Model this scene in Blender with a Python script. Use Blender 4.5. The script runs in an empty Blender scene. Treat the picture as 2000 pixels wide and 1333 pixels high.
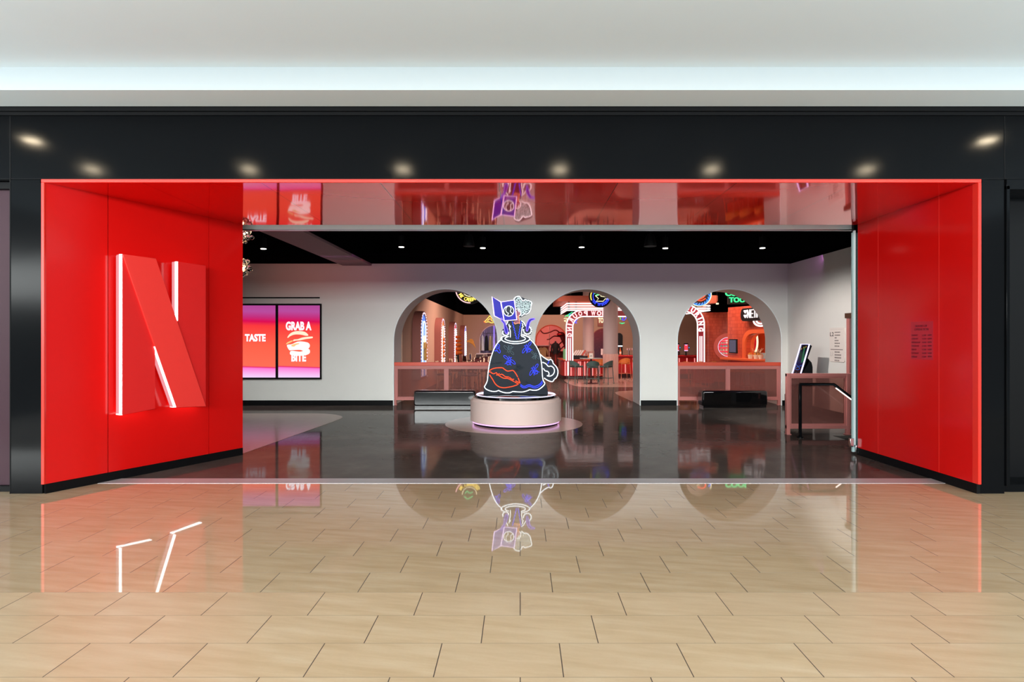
import bpy, bmesh, math, random
from mathutils import Vector, Matrix
from mathutils.geometry import tessellate_polygon
R = math.radians
PI = math.pi
random.seed(7)
sc = bpy.context.scene
col = sc.collection

# ---------------------------------------------------------------- camera
F, VX, VY, H = 1150.0, 1016.0, 663.0, 1.607       # focal length and vanishing point in photo pixels, eye height in metres
cam = bpy.data.cameras.new('camera')
cam.sensor_fit = 'HORIZONTAL'; cam.sensor_width = 36.0
cam.lens = F * 36.0 / 2000.0
cam.shift_x = -(VX - 1000.0) / 2000.0
cam.shift_y = -(666.5 - VY) / 2000.0
cam.clip_start = 0.05; cam.clip_end = 200
camo = bpy.data.objects.new('camera', cam); col.objects.link(camo)
camo.location = (0, 0, H); camo.rotation_euler = (R(90), 0, 0)
sc.camera = camo

# ---------------------------------------------------------------- world, light, exposure
sc.view_settings.view_transform = 'Standard'
sc.view_settings.look = 'None'
sc.view_settings.exposure = 0.0
sc.view_settings.gamma = 1.0
sc.view_settings.use_curve_mapping = False
sc.cycles.use_denoising = True
sc.cycles.sample_clamp_indirect = 6.0
sc.cycles.max_bounces = 10
sc.cycles.diffuse_bounces = 4
sc.cycles.glossy_bounces = 5
sc.cycles.transmission_bounces = 8
sc.cycles.transparent_max_bounces = 16
sc.cycles.caustics_refractive = False
sc.cycles.caustics_reflective = False
world = bpy.data.worlds.new('world'); sc.world = world; world.use_nodes = True
bg = world.node_tree.nodes['Background']
bg.inputs[0].default_value = (0.72, 0.90, 1.0, 1)
# open atrium: bright skylight above and a lower half boosted to light the ceiling, dimmer shopfronts around the horizon
_t = world.node_tree; _tc = _t.nodes.new('ShaderNodeTexCoord'); _sx = _t.nodes.new('ShaderNodeSeparateXYZ')
_mr = _t.nodes.new('ShaderNodeMapRange'); _mr.inputs[1].default_value = -1.0; _mr.inputs[2].default_value = 1.0
_rp = _t.nodes.new('ShaderNodeValToRGB'); _e = _rp.color_ramp.elements
_e[0].position = 0.22; _e[0].color = (1, 1, 1, 1); _e[1].position = 0.78; _e[1].color = (0.26, 0.26, 0.26, 1)
for _p, _v in ((0.44, 0.12), (0.5, 0.07), (0.57, 0.09)):
    _k = _e.new(_p); _k.color = (_v, _v, _v, 1)
_ml = _t.nodes.new('ShaderNodeMath'); _ml.operation = 'MULTIPLY'; _ml.inputs[1].default_value = 6.2
_t.links.new(_tc.outputs['Generated'], _sx.inputs[0]); _t.links.new(_sx.outputs[2], _mr.inputs[0]); _t.links.new(_mr.outputs[0], _rp.inputs[0]); _t.links.new(_rp.outputs[0], _ml.inputs[0]); _t.links.new(_ml.outputs[0], bg.inputs[1])

def area(name, loc, target, sx, sy, watts, color):
    l = bpy.data.lights.new(name, 'AREA'); l.shape = 'RECTANGLE'; l.size = sx; l.size_y = sy
    l.energy = watts; l.color = color
    o = bpy.data.objects.new(name, l); col.objects.link(o); o.location = loc
    d = Vector(target) - Vector(loc); o.rotation_euler = d.to_track_quat('-Z', 'Y').to_euler()
    return o
WYL = 14.27
def spot(name, loc, watts, color, deg=100, target=None, rad=0.05):
    l = bpy.data.lights.new(name, 'SPOT'); l.energy = watts; l.color = color; l.spot_size = R(deg); l.spot_blend = 0.6
    l.shadow_soft_size = rad
    o = bpy.data.objects.new(name, l); col.objects.link(o); o.location = loc
    if target:
        d = Vector(target) - Vector(loc); o.rotation_euler = d.to_track_quat('-Z', 'Y').to_euler()
    return o
def point(name, loc, watts, color, rad=0.15):
    l = bpy.data.lights.new(name, 'POINT'); l.energy = watts; l.color = color; l.shadow_soft_size = rad
    o = bpy.data.objects.new(name, l); col.objects.link(o); o.location = loc
    return o
# daylight of the mall atrium behind the camera, and the skylight over the walkway
area('far_window_daylight', (-9, -22, 4.95), (-7, 14, 2.2), 60, 2.1, 13400, (0.95, 1.0, 0.99))       # long clerestory across the atrium
area('atrium_daylight', (-3.5, -9, 4.75), (0.5, 8, 1.6), 20, 4.3, 60, (0.93, 1.0, 0.99))
area('walkway_skylight', (0, -3.2, 6.5), (0, 1.8, 0), 16, 3.0, 300, (1.0, 0.98, 0.95))
# unseen lamps added to tint and brighten the lobby and the food hall
area('lobby_purple_fill', (1.5, 12.6, 3.38), (1.5, 14.3, 2.7), 12, 0.2, 11, (0.66, 0.20, 0.70))
area('lobby_red_fill', (-4.6, 13.3, 3.36), (-4.6, 14.3, 2.6), 3.0, 0.2, 3.5, (1.0, 0.24, 0.18))
ww = area('lobby_wall_fill', (-0.8, 8.8, 3.36), (-0.8, 14.27, 0.35), 13, 0.25, 62, (0.96, 1.0, 0.99)); ww.data.spread = R(44)  # added fill for the lobby back wall, no fitting there
spot('unseen_spot', (2.2, 9.6, 3.34), 820, (1.0, 0.92, 0.88), 54, (6.48, 12.0, 0.45), 0.05)  # direction follows the kiosk's shadow on the right wall
spot('unseen_spot', (-0.1, 8.7, 3.34), 55, (1.0, 0.97, 0.95), 34, (-0.1, 10.6, 0.1), 0.05)  # added to brighten the drum
area('hall_fill', (-1.0, 21.5, 3.9), (-1.6, 23, 0), 3, 9, 640, (1.0, 0.72, 0.63))
area('bar_fill', (4.6, 23.4, 2.95), (4.4, 24.6, 0.5), 4.5, 1.0, 150, (1.0, 0.62, 0.55))
area('hall_back_fill', (2.0, 28.0, 3.9), (2.0, 31.5, 0.8), 7, 2, 330, (1.0, 0.66, 0.54))
area('tile_fill', (5.9, 20.6, 3.85), (7.5, 22.2, 1.2), 1.5, 1.0, 85, (1.0, 0.68, 0.54))
area('kitchen_fill', (5.6, 17.6, 3.8), (7.2, 19.4, 1.2), 2, 1.5, 215, (1.0, 0.66, 0.52))

# ---------------------------------------------------------------- colour and material helpers
def lin(c):
    c = c / 255.0
    return c / 12.92 if c <= 0.04045 else ((c + 0.055) / 1.055) ** 2.4
def rgb(r, g, b): return (lin(r), lin(g), lin(b), 1.0)
def mat(name, c, rough=0.5, metal=0.0, spec=0.5, coat=0.0, var=0.06, scale=9.0, bump=0.0, bscale=40.0, emit=None, es=0.0, trans=0.0, ior=1.45):
    m = bpy.data.materials.new(name); m.use_nodes = True
    nt = m.node_tree; b = nt.nodes['Principled BSDF']
    b.inputs['Base Color'].default_value = c
    b.inputs['Roughness'].default_value = rough
    b.inputs['Metallic'].default_value = metal
    b.inputs['Specular IOR Level'].default_value = spec
    b.inputs['Coat Weight'].default_value = coat; b.inputs['Coat Roughness'].default_value = 0.04
    b.inputs['Transmission Weight'].default_value = trans; b.inputs['IOR'].default_value = ior
    if var or bump:
        tc = nt.nodes.new('ShaderNodeTexCoord')
    if var:
        n = nt.nodes.new('ShaderNodeTexNoise'); n.inputs['Scale'].default_value = scale; n.inputs['Detail'].default_value = 4
        nt.links.new(tc.outputs['Object'], n.inputs['Vector'])
        mr = nt.nodes.new('ShaderNodeMapRange'); mr.inputs[3].default_value = 1 - var; mr.inputs[4].default_value = 1 + var
        nt.links.new(n.outputs['Fac'], mr.inputs[0])
        mx = nt.nodes.new('ShaderNodeMix'); mx.data_type = 'RGBA'; mx.blend_type = 'MULTIPLY'; mx.inputs[0].default_value = 1
        mx.inputs[6].default_value = c
        nt.links.new(mr.outputs[0], mx.inputs[7]); nt.links.new(mx.outputs[2], b.inputs['Base Color'])
    if bump:
        n2 = nt.nodes.new('ShaderNodeTexNoise'); n2.inputs['Scale'].default_value = bscale; n2.inputs['Detail'].default_value = 3
        nt.links.new(tc.outputs['Object'], n2.inputs['Vector'])
        bp = nt.nodes.new('ShaderNodeBump'); bp.inputs['Strength'].default_value = bump; bp.inputs['Distance'].default_value = 0.02
        nt.links.new(n2.outputs['Fac'], bp.inputs['Height']); nt.links.new(bp.outputs[0], b.inputs['Normal'])
    if emit:
        b.inputs['Emission Color'].default_value = emit; b.inputs['Emission Strength'].default_value = es
    return m
def glow(name, c, s):
    m = bpy.data.materials.new(name); m.use_nodes = True
    b = m.node_tree.nodes['Principled BSDF']
    b.inputs['Base Color'].default_value = (0.01, 0.01, 0.01, 1); b.inputs['Roughness'].default_value = 0.25; b.inputs['Specular IOR Level'].default_value = 0.2
    b.inputs['Emission Color'].default_value = (c[0], c[1], c[2], 1); b.inputs['Emission Strength'].default_value = s
    return m
def tinted(name, tint, c, k, rough=0.08):                 # thin tinted sheet: lets light through, with a glossy coloured film
    m = bpy.data.materials.new(name); m.use_nodes = True
    nt = m.node_tree; b = nt.nodes['Principled BSDF']; out = nt.nodes['Material Output']
    b.inputs['Base Color'].default_value = c; b.inputs['Roughness'].default_value = rough
    t = nt.nodes.new('ShaderNodeBsdfTransparent'); t.inputs[0].default_value = tint
    mx = nt.nodes.new('ShaderNodeMixShader'); mx.inputs[0].default_value = k
    nt.links.new(t.outputs[0], mx.inputs[1]); nt.links.new(b.outputs[0], mx.inputs[2]); nt.links.new(mx.outputs[0], out.inputs[0])
    return m
class NT:                                                 # small math-node writer
    def __init__(s, m): s.t = m.node_tree; s.n = s.t.nodes; s.l = s.t.links
    def _in(s, sock, v):
        if isinstance(v, (int, float)): sock.default_value = v
        elif isinstance(v, tuple): sock.default_value = v
        else: s.l.new(v, sock)
    def math(s, op, a, b=0.0, c=0.0):
        n = s.n.new('ShaderNodeMath'); n.operation = op
        s._in(n.inputs[0], a); s._in(n.inputs[1], b); s._in(n.inputs[2], c); return n.outputs[0]
    def mix(s, f, a, b, mode='MIX'):
        n = s.n.new('ShaderNodeMix'); n.data_type = 'RGBA'; n.blend_type = mode
        s._in(n.inputs[0], f); s._in(n.inputs[6], a); s._in(n.inputs[7], b); return n.outputs[2]
    def xyz(s, kind='Object'):
        t = s.n.new('ShaderNodeTexCoord'); x = s.n.new('ShaderNodeSeparateXYZ'); s.l.new(t.outputs[kind], x.inputs[0])
        return t.outputs[kind], x.outputs[0], x.outputs[1], x.outputs[2]
    def noise(s, vec, scale, detail=4, rough=0.5):
        n = s.n.new('ShaderNodeTexNoise'); n.inputs['Scale'].default_value = scale; n.inputs['Detail'].default_value = detail
        n.inputs['Roughness'].default_value = rough; s.l.new(vec, n.inputs['Vector']); return n.outputs['Fac']
    def range(s, v, a, b, c, d):
        n = s.n.new('ShaderNodeMapRange'); s._in(n.inputs[0], v)
        for i, q in enumerate((a, b, c, d)): n.inputs[i + 1].default_value = q
        return n.outputs[0]
    def comb(s, x, y, z=0.0):
        n = s.n.new('ShaderNodeCombineXYZ'); s._in(n.inputs[0], x); s._in(n.inputs[1], y); s._in(n.inputs[2], z); return n.outputs[0]
    def ramp(s, f, stops):
        n = s.n.new('ShaderNodeValToRGB'); e = n.color_ramp.elements
        e[0].position, e[0].color = stops[0]; e[1].position, e[1].color = stops[-1]
        for p, c in stops[1:-1]:
            k = e.new(p); k.color = c
        s._in(n.inputs[0], f); return n.outputs[0]
    def bump(s, h, strength, dist=0.01):
        n = s.n.new('ShaderNodeBump'); n.inputs['Strength'].default_value = strength; n.inputs['Distance'].default_value = dist
        s._in(n.inputs['Height'], h); return n.outputs[0]

# ---------------------------------------------------------------- mesh helpers
def tag(o, label=None, cat=None, group=None, kind=None):
    if label: o['label'] = label
    if cat: o['category'] = cat
    if group: o['group'] = group
    if kind: o['kind'] = kind
    return o
def thing(name, label, cat, loc=(0, 0, 0), rz=0.0, group=None):
    o = bpy.data.objects.new(name, None); col.objects.link(o); o.empty_display_size = 0.1
    o.location = loc; o.rotation_euler = (0, 0, rz)
    return tag(o, label, cat, group)
def smooth(pts, n=6, closed=False):                       # Catmull-Rom through the points
    P = [Vector(p) for p in pts]; m = len(P); out = []
    rng = range(m) if closed else range(m - 1)
    for i in rng:
        p0 = P[(i - 1) % m] if closed or i > 0 else P[0]
        p1 = P[i]; p2 = P[(i + 1) % m]
        p3 = P[(i + 2) % m] if closed or i + 2 < m else P[-1]
        for k in range(n):
            t = k / n
            out.append(0.5 * ((2 * p1) + (p2 - p0) * t + (2 * p0 - 5 * p1 + 4 * p2 - p3) * t * t + (3 * p1 - p0 - 3 * p2 + p3) * t ** 3))
    if not closed: out.append(P[-1])
    return out
def arch(cx, r, z0, zs, n=24):                            # outline of a round-headed opening, counter-clockwise from bottom right
    pts = [(cx + r, z0), (cx + r, zs)]
    pts += [(cx + r * math.cos(PI * k / n), zs + r * math.sin(PI * k / n)) for k in range(1, n)]
    return pts + [(cx - r, zs), (cx - r, z0)]
def circle(cx, cz, r, n=32, rx=1.0): return [(cx + rx * r * math.cos(2 * PI * k / n), cz + r * math.sin(2 * PI * k / n)) for k in range(n)]
class MB:
    def __init__(s): s.b = bmesh.new()
    def box(s, x0, x1, y0, y1, z0, z1):
        v = [s.b.verts.new(p) for p in ((x0, y0, z0), (x1, y0, z0), (x1, y1, z0), (x0, y1, z0), (x0, y0, z1), (x1, y0, z1), (x1, y1, z1), (x0, y1, z1))]
        for f in ((3, 2, 1, 0), (4, 5, 6, 7), (0, 1, 5, 4), (1, 2, 6, 5), (2, 3, 7, 6), (3, 0, 4, 7)): s.b.faces.new([v[i] for i in f])
        return s
    def plate(s, loops, a0, a1, plane='xz'):              # outline with holes, given a thickness
        mk = (lambda u, w, t: (u, t, w)) if plane == 'xz' else ((lambda u, w, t: (u, w, t)) if plane == 'xy' else (lambda u, w, t: (t, u, w)))
        t = bmesh.new(); L3 = [[Vector((p[0], p[1], 0)) for p in lp] for lp in loops]
        vs = [t.verts.new(mk(p.x, p.y, a0)) for lp in L3 for p in lp]
        for tri in tessellate_polygon(L3):
            try: t.faces.new([vs[i] for i in tri])
            except ValueError: pass
        ret = bmesh.ops.extrude_face_region(t, geom=t.faces[:])
        d = Vector(mk(0, 0, a1)) - Vector(mk(0, 0, a0))
        bmesh.ops.translate(t, verts=[v for v in ret['geom'] if isinstance(v, bmesh.types.BMVert)], vec=d)
        bmesh.ops.recalc_face_normals(t, faces=t.faces[:])
        s._join(t); return s
    def _join(s, t, M=None):
        if M is not None: bmesh.ops.transform(t, matrix=M, verts=t.verts[:])
        mp = {v: s.b.verts.new(v.co) for v in t.verts}
        for f in t.faces:
            try: s.b.faces.new([mp[v] for v in f.verts])
            except ValueError: pass
        t.free()
    def mesh(s, me, M):
        t = bmesh.new(); t.from_mesh(me); s._join(t, M); return s
    def lathe(s, prof, c=(0, 0, 0), n=32, M=None, sx=1.0, sy=1.0):
        t = bmesh.new(); rings = []
        for r, z in prof:
            if r <= 1e-6: rings.append([t.verts.new((0, 0, z))])
            else: rings.append([t.verts.new((sx * r * math.cos(2 * PI * k / n), sy * r * math.sin(2 * PI * k / n), z)) for k in range(n)])
        for a, b in zip(rings, rings[1:]):
            for k in range(n):
                q = [a[k % len(a)], a[(k + 1) % len(a)], b[(k + 1) % len(b)], b[k % len(b)]]
                u = []
                for v in q:
                    if v not in u: u.append(v)
                if len(u) > 2: t.faces.new(u)
        for ring, fl in ((rings[0], True), (rings[-1], False)):
            if len(ring) > 2: t.faces.new(ring[::-1] if fl else ring)
        X = Matrix.Translation(c)
        s._join(t, X @ M if M is not None else X); return s
    def cyl(s, a, b, r, n=12, r2=None):                   # straight rod from a to b
        a, b = Vector(a), Vector(b); d = b - a
        M = d.to_track_quat('Z', 'Y').to_matrix().to_4x4()
        return s.lathe([(r, 0), (r2 if r2 is not None else r, d.length)], a, n, M)
    def ball(s, c, r, n=12, sx=1.0, sy=1.0, sz=1.0):
        m = max(4, n // 2)
        return s.lathe([(r * math.sin(PI * k / m), -sz * r * math.cos(PI * k / m)) for k in range(m + 1)], c, n, None, sx, sy)
    def tube(s, pts, r, closed=False, n=6):
        P = [Vector(p) for p in pts]; m = len(P); rings = []; up = None
        for i in range(m):
            a = P[i - 1] if (i > 0 or closed) else P[i]; c = P[(i + 1) % m] if (i < m - 1 or closed) else P[i]
            t = (c - a)
            if t.length < 1e-9: t = Vector((1, 0, 0))
            t.normalize()
            if up is None:
                up = Vector((0, 1, 0)) if abs(t.y) < 0.9 else Vector((0, 0, 1))
            u = (up - t * up.dot(t)); u.normalize(); w = t.cross(u); up = u
            rings.append([s.b.verts.new(P[i] + r * (math.cos(2 * PI * k / n) * u + math.sin(2 * PI * k / n) * w)) for k in range(n)])
        for i in range(m if closed else m - 1):
            A, B = rings[i], rings[(i + 1) % m]
            for k in range(n): s.b.faces.new((A[k], A[(k + 1) % n], B[(k + 1) % n], B[k]))
        if not closed:
            s.b.faces.new(rings[0][::-1]); s.b.faces.new(rings[-1])
        return s
    def build(s, name, m, parent=None, bevel=0.0, seg=2, sharp=35):
        bmesh.ops.recalc_face_normals(s.b, faces=s.b.faces[:])
        me = bpy.data.meshes.new(name); s.b.to_mesh(me); s.b.free()
        me.shade_smooth(); me.set_sharp_from_angle(angle=R(sharp))
        me.materials.append(m)
        o = bpy.data.objects.new(name, me); col.objects.link(o)
        if parent: o.parent = parent
        if bevel:
            bv = o.modifiers.new('bevel', 'BEVEL'); bv.width = bevel; bv.segments = seg; bv.limit_method = 'ANGLE'; bv.angle_limit = R(40)
        return o
def box(name, m, x0, x1, y0, y1, z0, z1, parent=None, bevel=0.0): return MB().box(x0, x1, y0, y1, z0, z1).build(name, m, parent, bevel)
def struct(o): o['kind'] = 'structure'; return o
_txt = {}
def text_mesh(body, bold=0.0, outline=0.0, space=1.0):    # letters as a flat-lying mesh in x/y, 0..1 normalised by the caller
    key = (body, bold, outline, space)
    if key in _txt: return _txt[key]
    cu = bpy.data.curves.new('letters', 'FONT'); cu.body = body; cu.size = 1.0; cu.space_character = space
    cu.resolution_u = 3
    if outline: cu.fill_mode = 'NONE'; cu.bevel_depth = outline; cu.bevel_resolution = 0
    else: cu.extrude = 0.02; cu.offset = bold
    o = bpy.data.objects.new('letters', cu); col.objects.link(o)
    bpy.context.view_layer.update()
    me = bpy.data.meshes.new_from_object(o.evaluated_get(bpy.context.evaluated_depsgraph_get()))
    bpy.data.objects.remove(o); bpy.data.curves.remove(cu)
    xs = [v.co.x for v in me.vertices]; ys = [v.co.y for v in me.vertices]
    _txt[key] = (me, min(xs), max(xs), min(ys), max(ys))
    return _txt[key]
def text_into(mb, body, x0, x1, z0, z1, y=0.0, bold=0.0, outline=0.0, thick=None, M=None, flip=False, space=1.0):
    me, a, b, c, d = text_mesh(body, bold, outline, space)
    sx = (x1 - x0) / (b - a); sz = (z1 - z0) / (d - c)
    ty = thick / 0.04 if thick else min(sx, sz)
    L = Matrix(((-sx if flip else sx, 0, 0, (x1 + a * sx) if flip else (x0 - a * sx)), (0, 0, -ty, y), (0, sz, 0, z0 - c * sz), (0, 0, 0, 1)))
    mb.mesh(me, M @ L if M is not None else L)
    return mb
def copy_tree(o, parent=None):
    c = o.copy(); col.objects.link(c)
    if parent: c.parent = parent
    for ch in o.children: copy_tree(ch, c)
    return c
# where a photo pixel lies at a known distance, on the floor, or on an upright plane
def P(x, y, d): return Vector(((x - VX) * d / F, d, H - (y - VY) * d / F))
def G(x, y):
    d = F * H / (y - VY); return ((x - VX) * d / F, d)
class Frame:                                              # an upright plane: local x along it, local -y towards the viewer's side
    def __init__(s, o, t):
        s.o = Vector((o[0], o[1], 0)); s.t = Vector((t[0], t[1], 0)).normalized(); s.n = Vector((-s.t.y, s.t.x, 0)); s.rz = math.atan2(s.t.y, s.t.x)
    def at(s, x, y, off=0.0):                             # off: how far in front of the plane
        d = Vector(((x - VX) / F, 1.0, -(y - VY) / F)); c = Vector((0, 0, H)); q = s.o - s.n * off
        k = (q - c).dot(s.n) / d.dot(s.n); p = c + d * k
        return ((p - s.o).dot(s.t), p.z)

# ---------------------------------------------------------------- materials
M_ = {}
M_['white_wall'] = mat('painted_wall', rgb(222, 220, 214), 0.65, var=0.02, scale=3, bump=0.02, bscale=120)
M_['mall_white'] = mat('mall_plaster', rgb(222, 229, 232), 0.7, var=0.015, scale=2)
M_['black_panel'] = mat('black_gloss_panel', rgb(14, 15, 17), 0.12, spec=0.07, var=0.1, scale=2, bump=0.012, bscale=3)
M_['black'] = mat('black_paint', rgb(12, 12, 14), 0.5, spec=0.15, var=0.1)
M_['black_ceiling'] = mat('black_ceiling', rgb(6, 6, 8), 0.9, spec=0.0, var=0.1)
M_['bench_black'] = mat('bench_lacquer', rgb(8, 8, 9), 0.06, spec=0.6, coat=0.6, var=0.05)
M_['red_panel'] = mat('red_gloss_panel', rgb(218, 19, 17), 0.14, spec=0.35, var=0.02, scale=2, bump=0.02, bscale=1.6)
M_['red_trim'] = mat('red_trim', rgb(238, 48, 36), 0.3, var=0.02)
M_['sign_red'] = mat('sign_red', rgb(226, 36, 36), 0.38, var=0.02)
M_['sign_red_bright'] = mat('sign_red_bright', rgb(250, 62, 56), 0.38, var=0.02)
M_['steel'] = mat('brushed_steel', rgb(190, 192, 196), 0.28, metal=1.0, var=0.05)
M_['rail_white'] = mat('satin_rail', rgb(232, 238, 240), 0.3, metal=0.0, var=0.03)
M_['salmon'] = mat('salmon_paint', rgb(184, 114, 108), 0.42, var=0.03)
M_['salmon_cap'] = mat('coral_cap', rgb(206, 78, 56), 0.34, var=0.03)
M_['pink_paint'] = mat('pale_pink_paint', rgb(228, 204, 196), 0.45, var=0.02)
M_['hall_wall'] = mat('tan_wall', rgb(188, 150, 128), 0.7, var=0.04, scale=2)
M_['hall_box'] = mat('dusty_rose', rgb(158, 92, 82), 0.6, var=0.04)
M_['inlay'] = mat('beige_floor', rgb(172, 150, 137), 0.18, spec=0.25, var=0.06, scale=6)
M_['dark_teal'] = mat('teal_vinyl', rgb(58, 84, 82), 0.55, var=0.05)
M_['teal_metal'] = mat('teal_metal', rgb(88, 108, 106), 0.4, metal=0.3, var=0.05)
M_['coral_metal'] = mat('coral_metal', rgb(190, 108, 84), 0.4, metal=0.2, var=0.05)
M_['orange_vinyl'] = mat('orange_vinyl', rgb(206, 118, 54), 0.5, var=0.05)
M_['orange'] = mat('orange_plaster', rgb(204, 88, 46), 0.55, var=0.05)
M_['table_top'] = mat('table_laminate', rgb(160, 172, 168), 0.3, var=0.04)
M_['wood'] = mat('pale_wood', rgb(232, 212, 184), 0.5, var=0.1, scale=14)
M_['maroon'] = mat('maroon_vinyl', rgb(66, 24, 28), 0.5, var=0.06)
M_['bar_red'] = mat('bar_lacquer', rgb(168, 34, 34), 0.25, var=0.05)
M_['backing'] = mat('dark_backing', rgb(8, 19, 33), 0.4, spec=0.2, var=0.05)
M_['backing_black'] = mat('sign_backing', rgb(10, 10, 12), 0.4, var=0.05)
M_['blue_sheet'] = mat('blue_sheet', rgb(20, 14, 140), 0.4, spec=0.2, var=0.04)
M_['plum'] = mat('plum_sheet', rgb(112, 40, 64), 0.4, var=0.04)
M_['grey_tube'] = mat('unlit_tube', rgb(96, 116, 126), 0.2, var=0.0)
M_['dim_tube'] = mat('faint_tube', rgb(48, 60, 68), 0.2, var=0.0)
M_['pale_tube'] = mat('pale_tube', rgb(196, 214, 214), 0.25, var=0.0, emit=(0.7, 0.85, 0.85, 1), es=0.08)  # curl tubes are unlit; faint glow added to keep them pale
M_['sign_plate'] = mat('sign_plate', rgb(226, 216, 208), 0.4, var=0.01)
M_['ink'] = mat('dark_ink', rgb(34, 28, 30), 0.5, var=0.0)
M_['hours_ink'] = mat('dark_red_ink', rgb(96, 14, 34), 0.4, var=0.0)
M_['hours_film'] = mat('translucent_red_film', rgb(196, 28, 42), 0.22, var=0.0)
M_['purple_glass'] = mat('smoked_glass', rgb(70, 50, 58), 0.35, spec=0.1, var=0.05)
M_['chrome'] = mat('chrome', rgb(210, 212, 216), 0.12, metal=1.0, var=0.0)
M_['brown'] = mat('bronze_trim', rgb(92, 62, 44), 0.35, metal=0.4, var=0.04)
M_['rail_glass'] = tinted('rose_glass', (0.66, 0.46, 0.42, 1), rgb(165, 112, 104), 0.30)
M_['clear'] = tinted('clear_glass', (0.9, 0.96, 0.95, 1), rgb(190, 220, 220), 0.12, 0.02)
M_['edge_glass'] = mat('glass_edge', rgb(176, 206, 206), 0.15, var=0.0)
M_['bubble'] = mat('bubble_glass', (1, 0.96, 0.92, 1), 0.02, trans=1.0, ior=1.35, var=0.0)
M_['amber'] = mat('fried_crust', rgb(190, 96, 30), 0.5, var=0.25, scale=18, bump=0.3)
M_['pizza'] = mat('cheese_gold', rgb(220, 150, 50), 0.45, var=0.3, scale=20, bump=0.3)
M_['cream'] = mat('cream_paper', rgb(236, 220, 196), 0.6, var=0.05)
M_['basket'] = mat('wicker', rgb(140, 98, 64), 0.7, var=0.25, scale=40, bump=0.5, bscale=60)
M_['paper_blue'] = mat('pale_blue_card', rgb(168, 206, 214), 0.5, var=0.02)
M_['green_card'] = mat('green_card', rgb(96, 160, 110), 0.5, var=0.1)
M_['skin_white'] = mat('white_cup', rgb(232, 224, 220), 0.4, var=0.02)
M_['shop_red'] = mat('shop_red', rgb(206, 60, 54), 0.5, var=0.04)
M_['dark_red'] = mat('dark_red_hide', rgb(74, 16, 20), 0.35, var=0.2)
M_['blue_hide'] = mat('blue_hide', rgb(26, 48, 92), 0.5, var=0.25, scale=6, bump=0.4, bscale=8)
M_['cloth_tan'] = mat('tan_cloth', rgb(190, 168, 120), 0.8, var=0.1)
M_['cloth_black'] = mat('black_cloth', rgb(24, 22, 26), 0.8, var=0.1)
M_['cloth_white'] = mat('white_cloth', rgb(226, 220, 214), 0.8, var=0.05)
M_['pendant'] = mat('pendant_black', rgb(7, 7, 9), 0.6, spec=0.1, var=0.0)
M_['speaker'] = mat('speaker_grey', rgb(9, 9, 11), 0.6, spec=0.15, var=0.0)
M_['box_pink'] = mat('canopy_coral', rgb(202, 108, 84), 0.6, var=0.03)
NEON = {}
NEON['white'] = glow('neon_white', (0.86, 0.95, 1.0), 2.4)
NEON['warm'] = glow('neon_warm_white', (1.0, 0.84, 0.82), 1.7)
NEON['blue'] = glow('neon_blue', (0.035, 0.06, 1.0), 2.0)
NEON['violet'] = glow('neon_violet', (0.26, 0.16, 1.0), 1.6)
NEON['red'] = glow('neon_red', (1.0, 0.07, 0.018), 2.0)
NEON['orange'] = glow('neon_orange', (1.0, 0.34, 0.18), 1.4)
NEON['yellow'] = glow('neon_yellow', (1.0, 0.72, 0.12), 1.6)
NEON['green'] = glow('neon_green', (0.06, 1.0, 0.34), 1.2)
NEON['cream'] = glow('neon_cream', (1.0, 0.9, 0.55), 1.3)
NEON['pink'] = glow('neon_pink', (1.0, 0.5, 0.5), 1.8)
NEON['bulb'] = glow('bulb_white', (0.95, 0.80, 1.0), 1.3)
NEON['ringlight'] = glow('led_lilac', (0.78, 0.74, 1.0), 1.5)
NEON['led'] = glow('led_cold', (1.0, 0.96, 0.98), 3.2)
NEON['lamp'] = glow('lamp_lens', (1.0, 0.82, 0.56), 330.0)
NEON['pendant'] = glow('pendant_lens', (1.0, 0.93, 0.84), 7.0)
NEON['base_pink'] = glow('led_pink', (0.95, 0.50, 1.0), 1.5)
NEON['tube_rose'] = glow('tube_rose', (1.0, 0.30, 0.28), 1.1)
NEON['strip_warm'] = glow('strip_warm', (1.0, 0.78, 0.7), 2.6)

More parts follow.
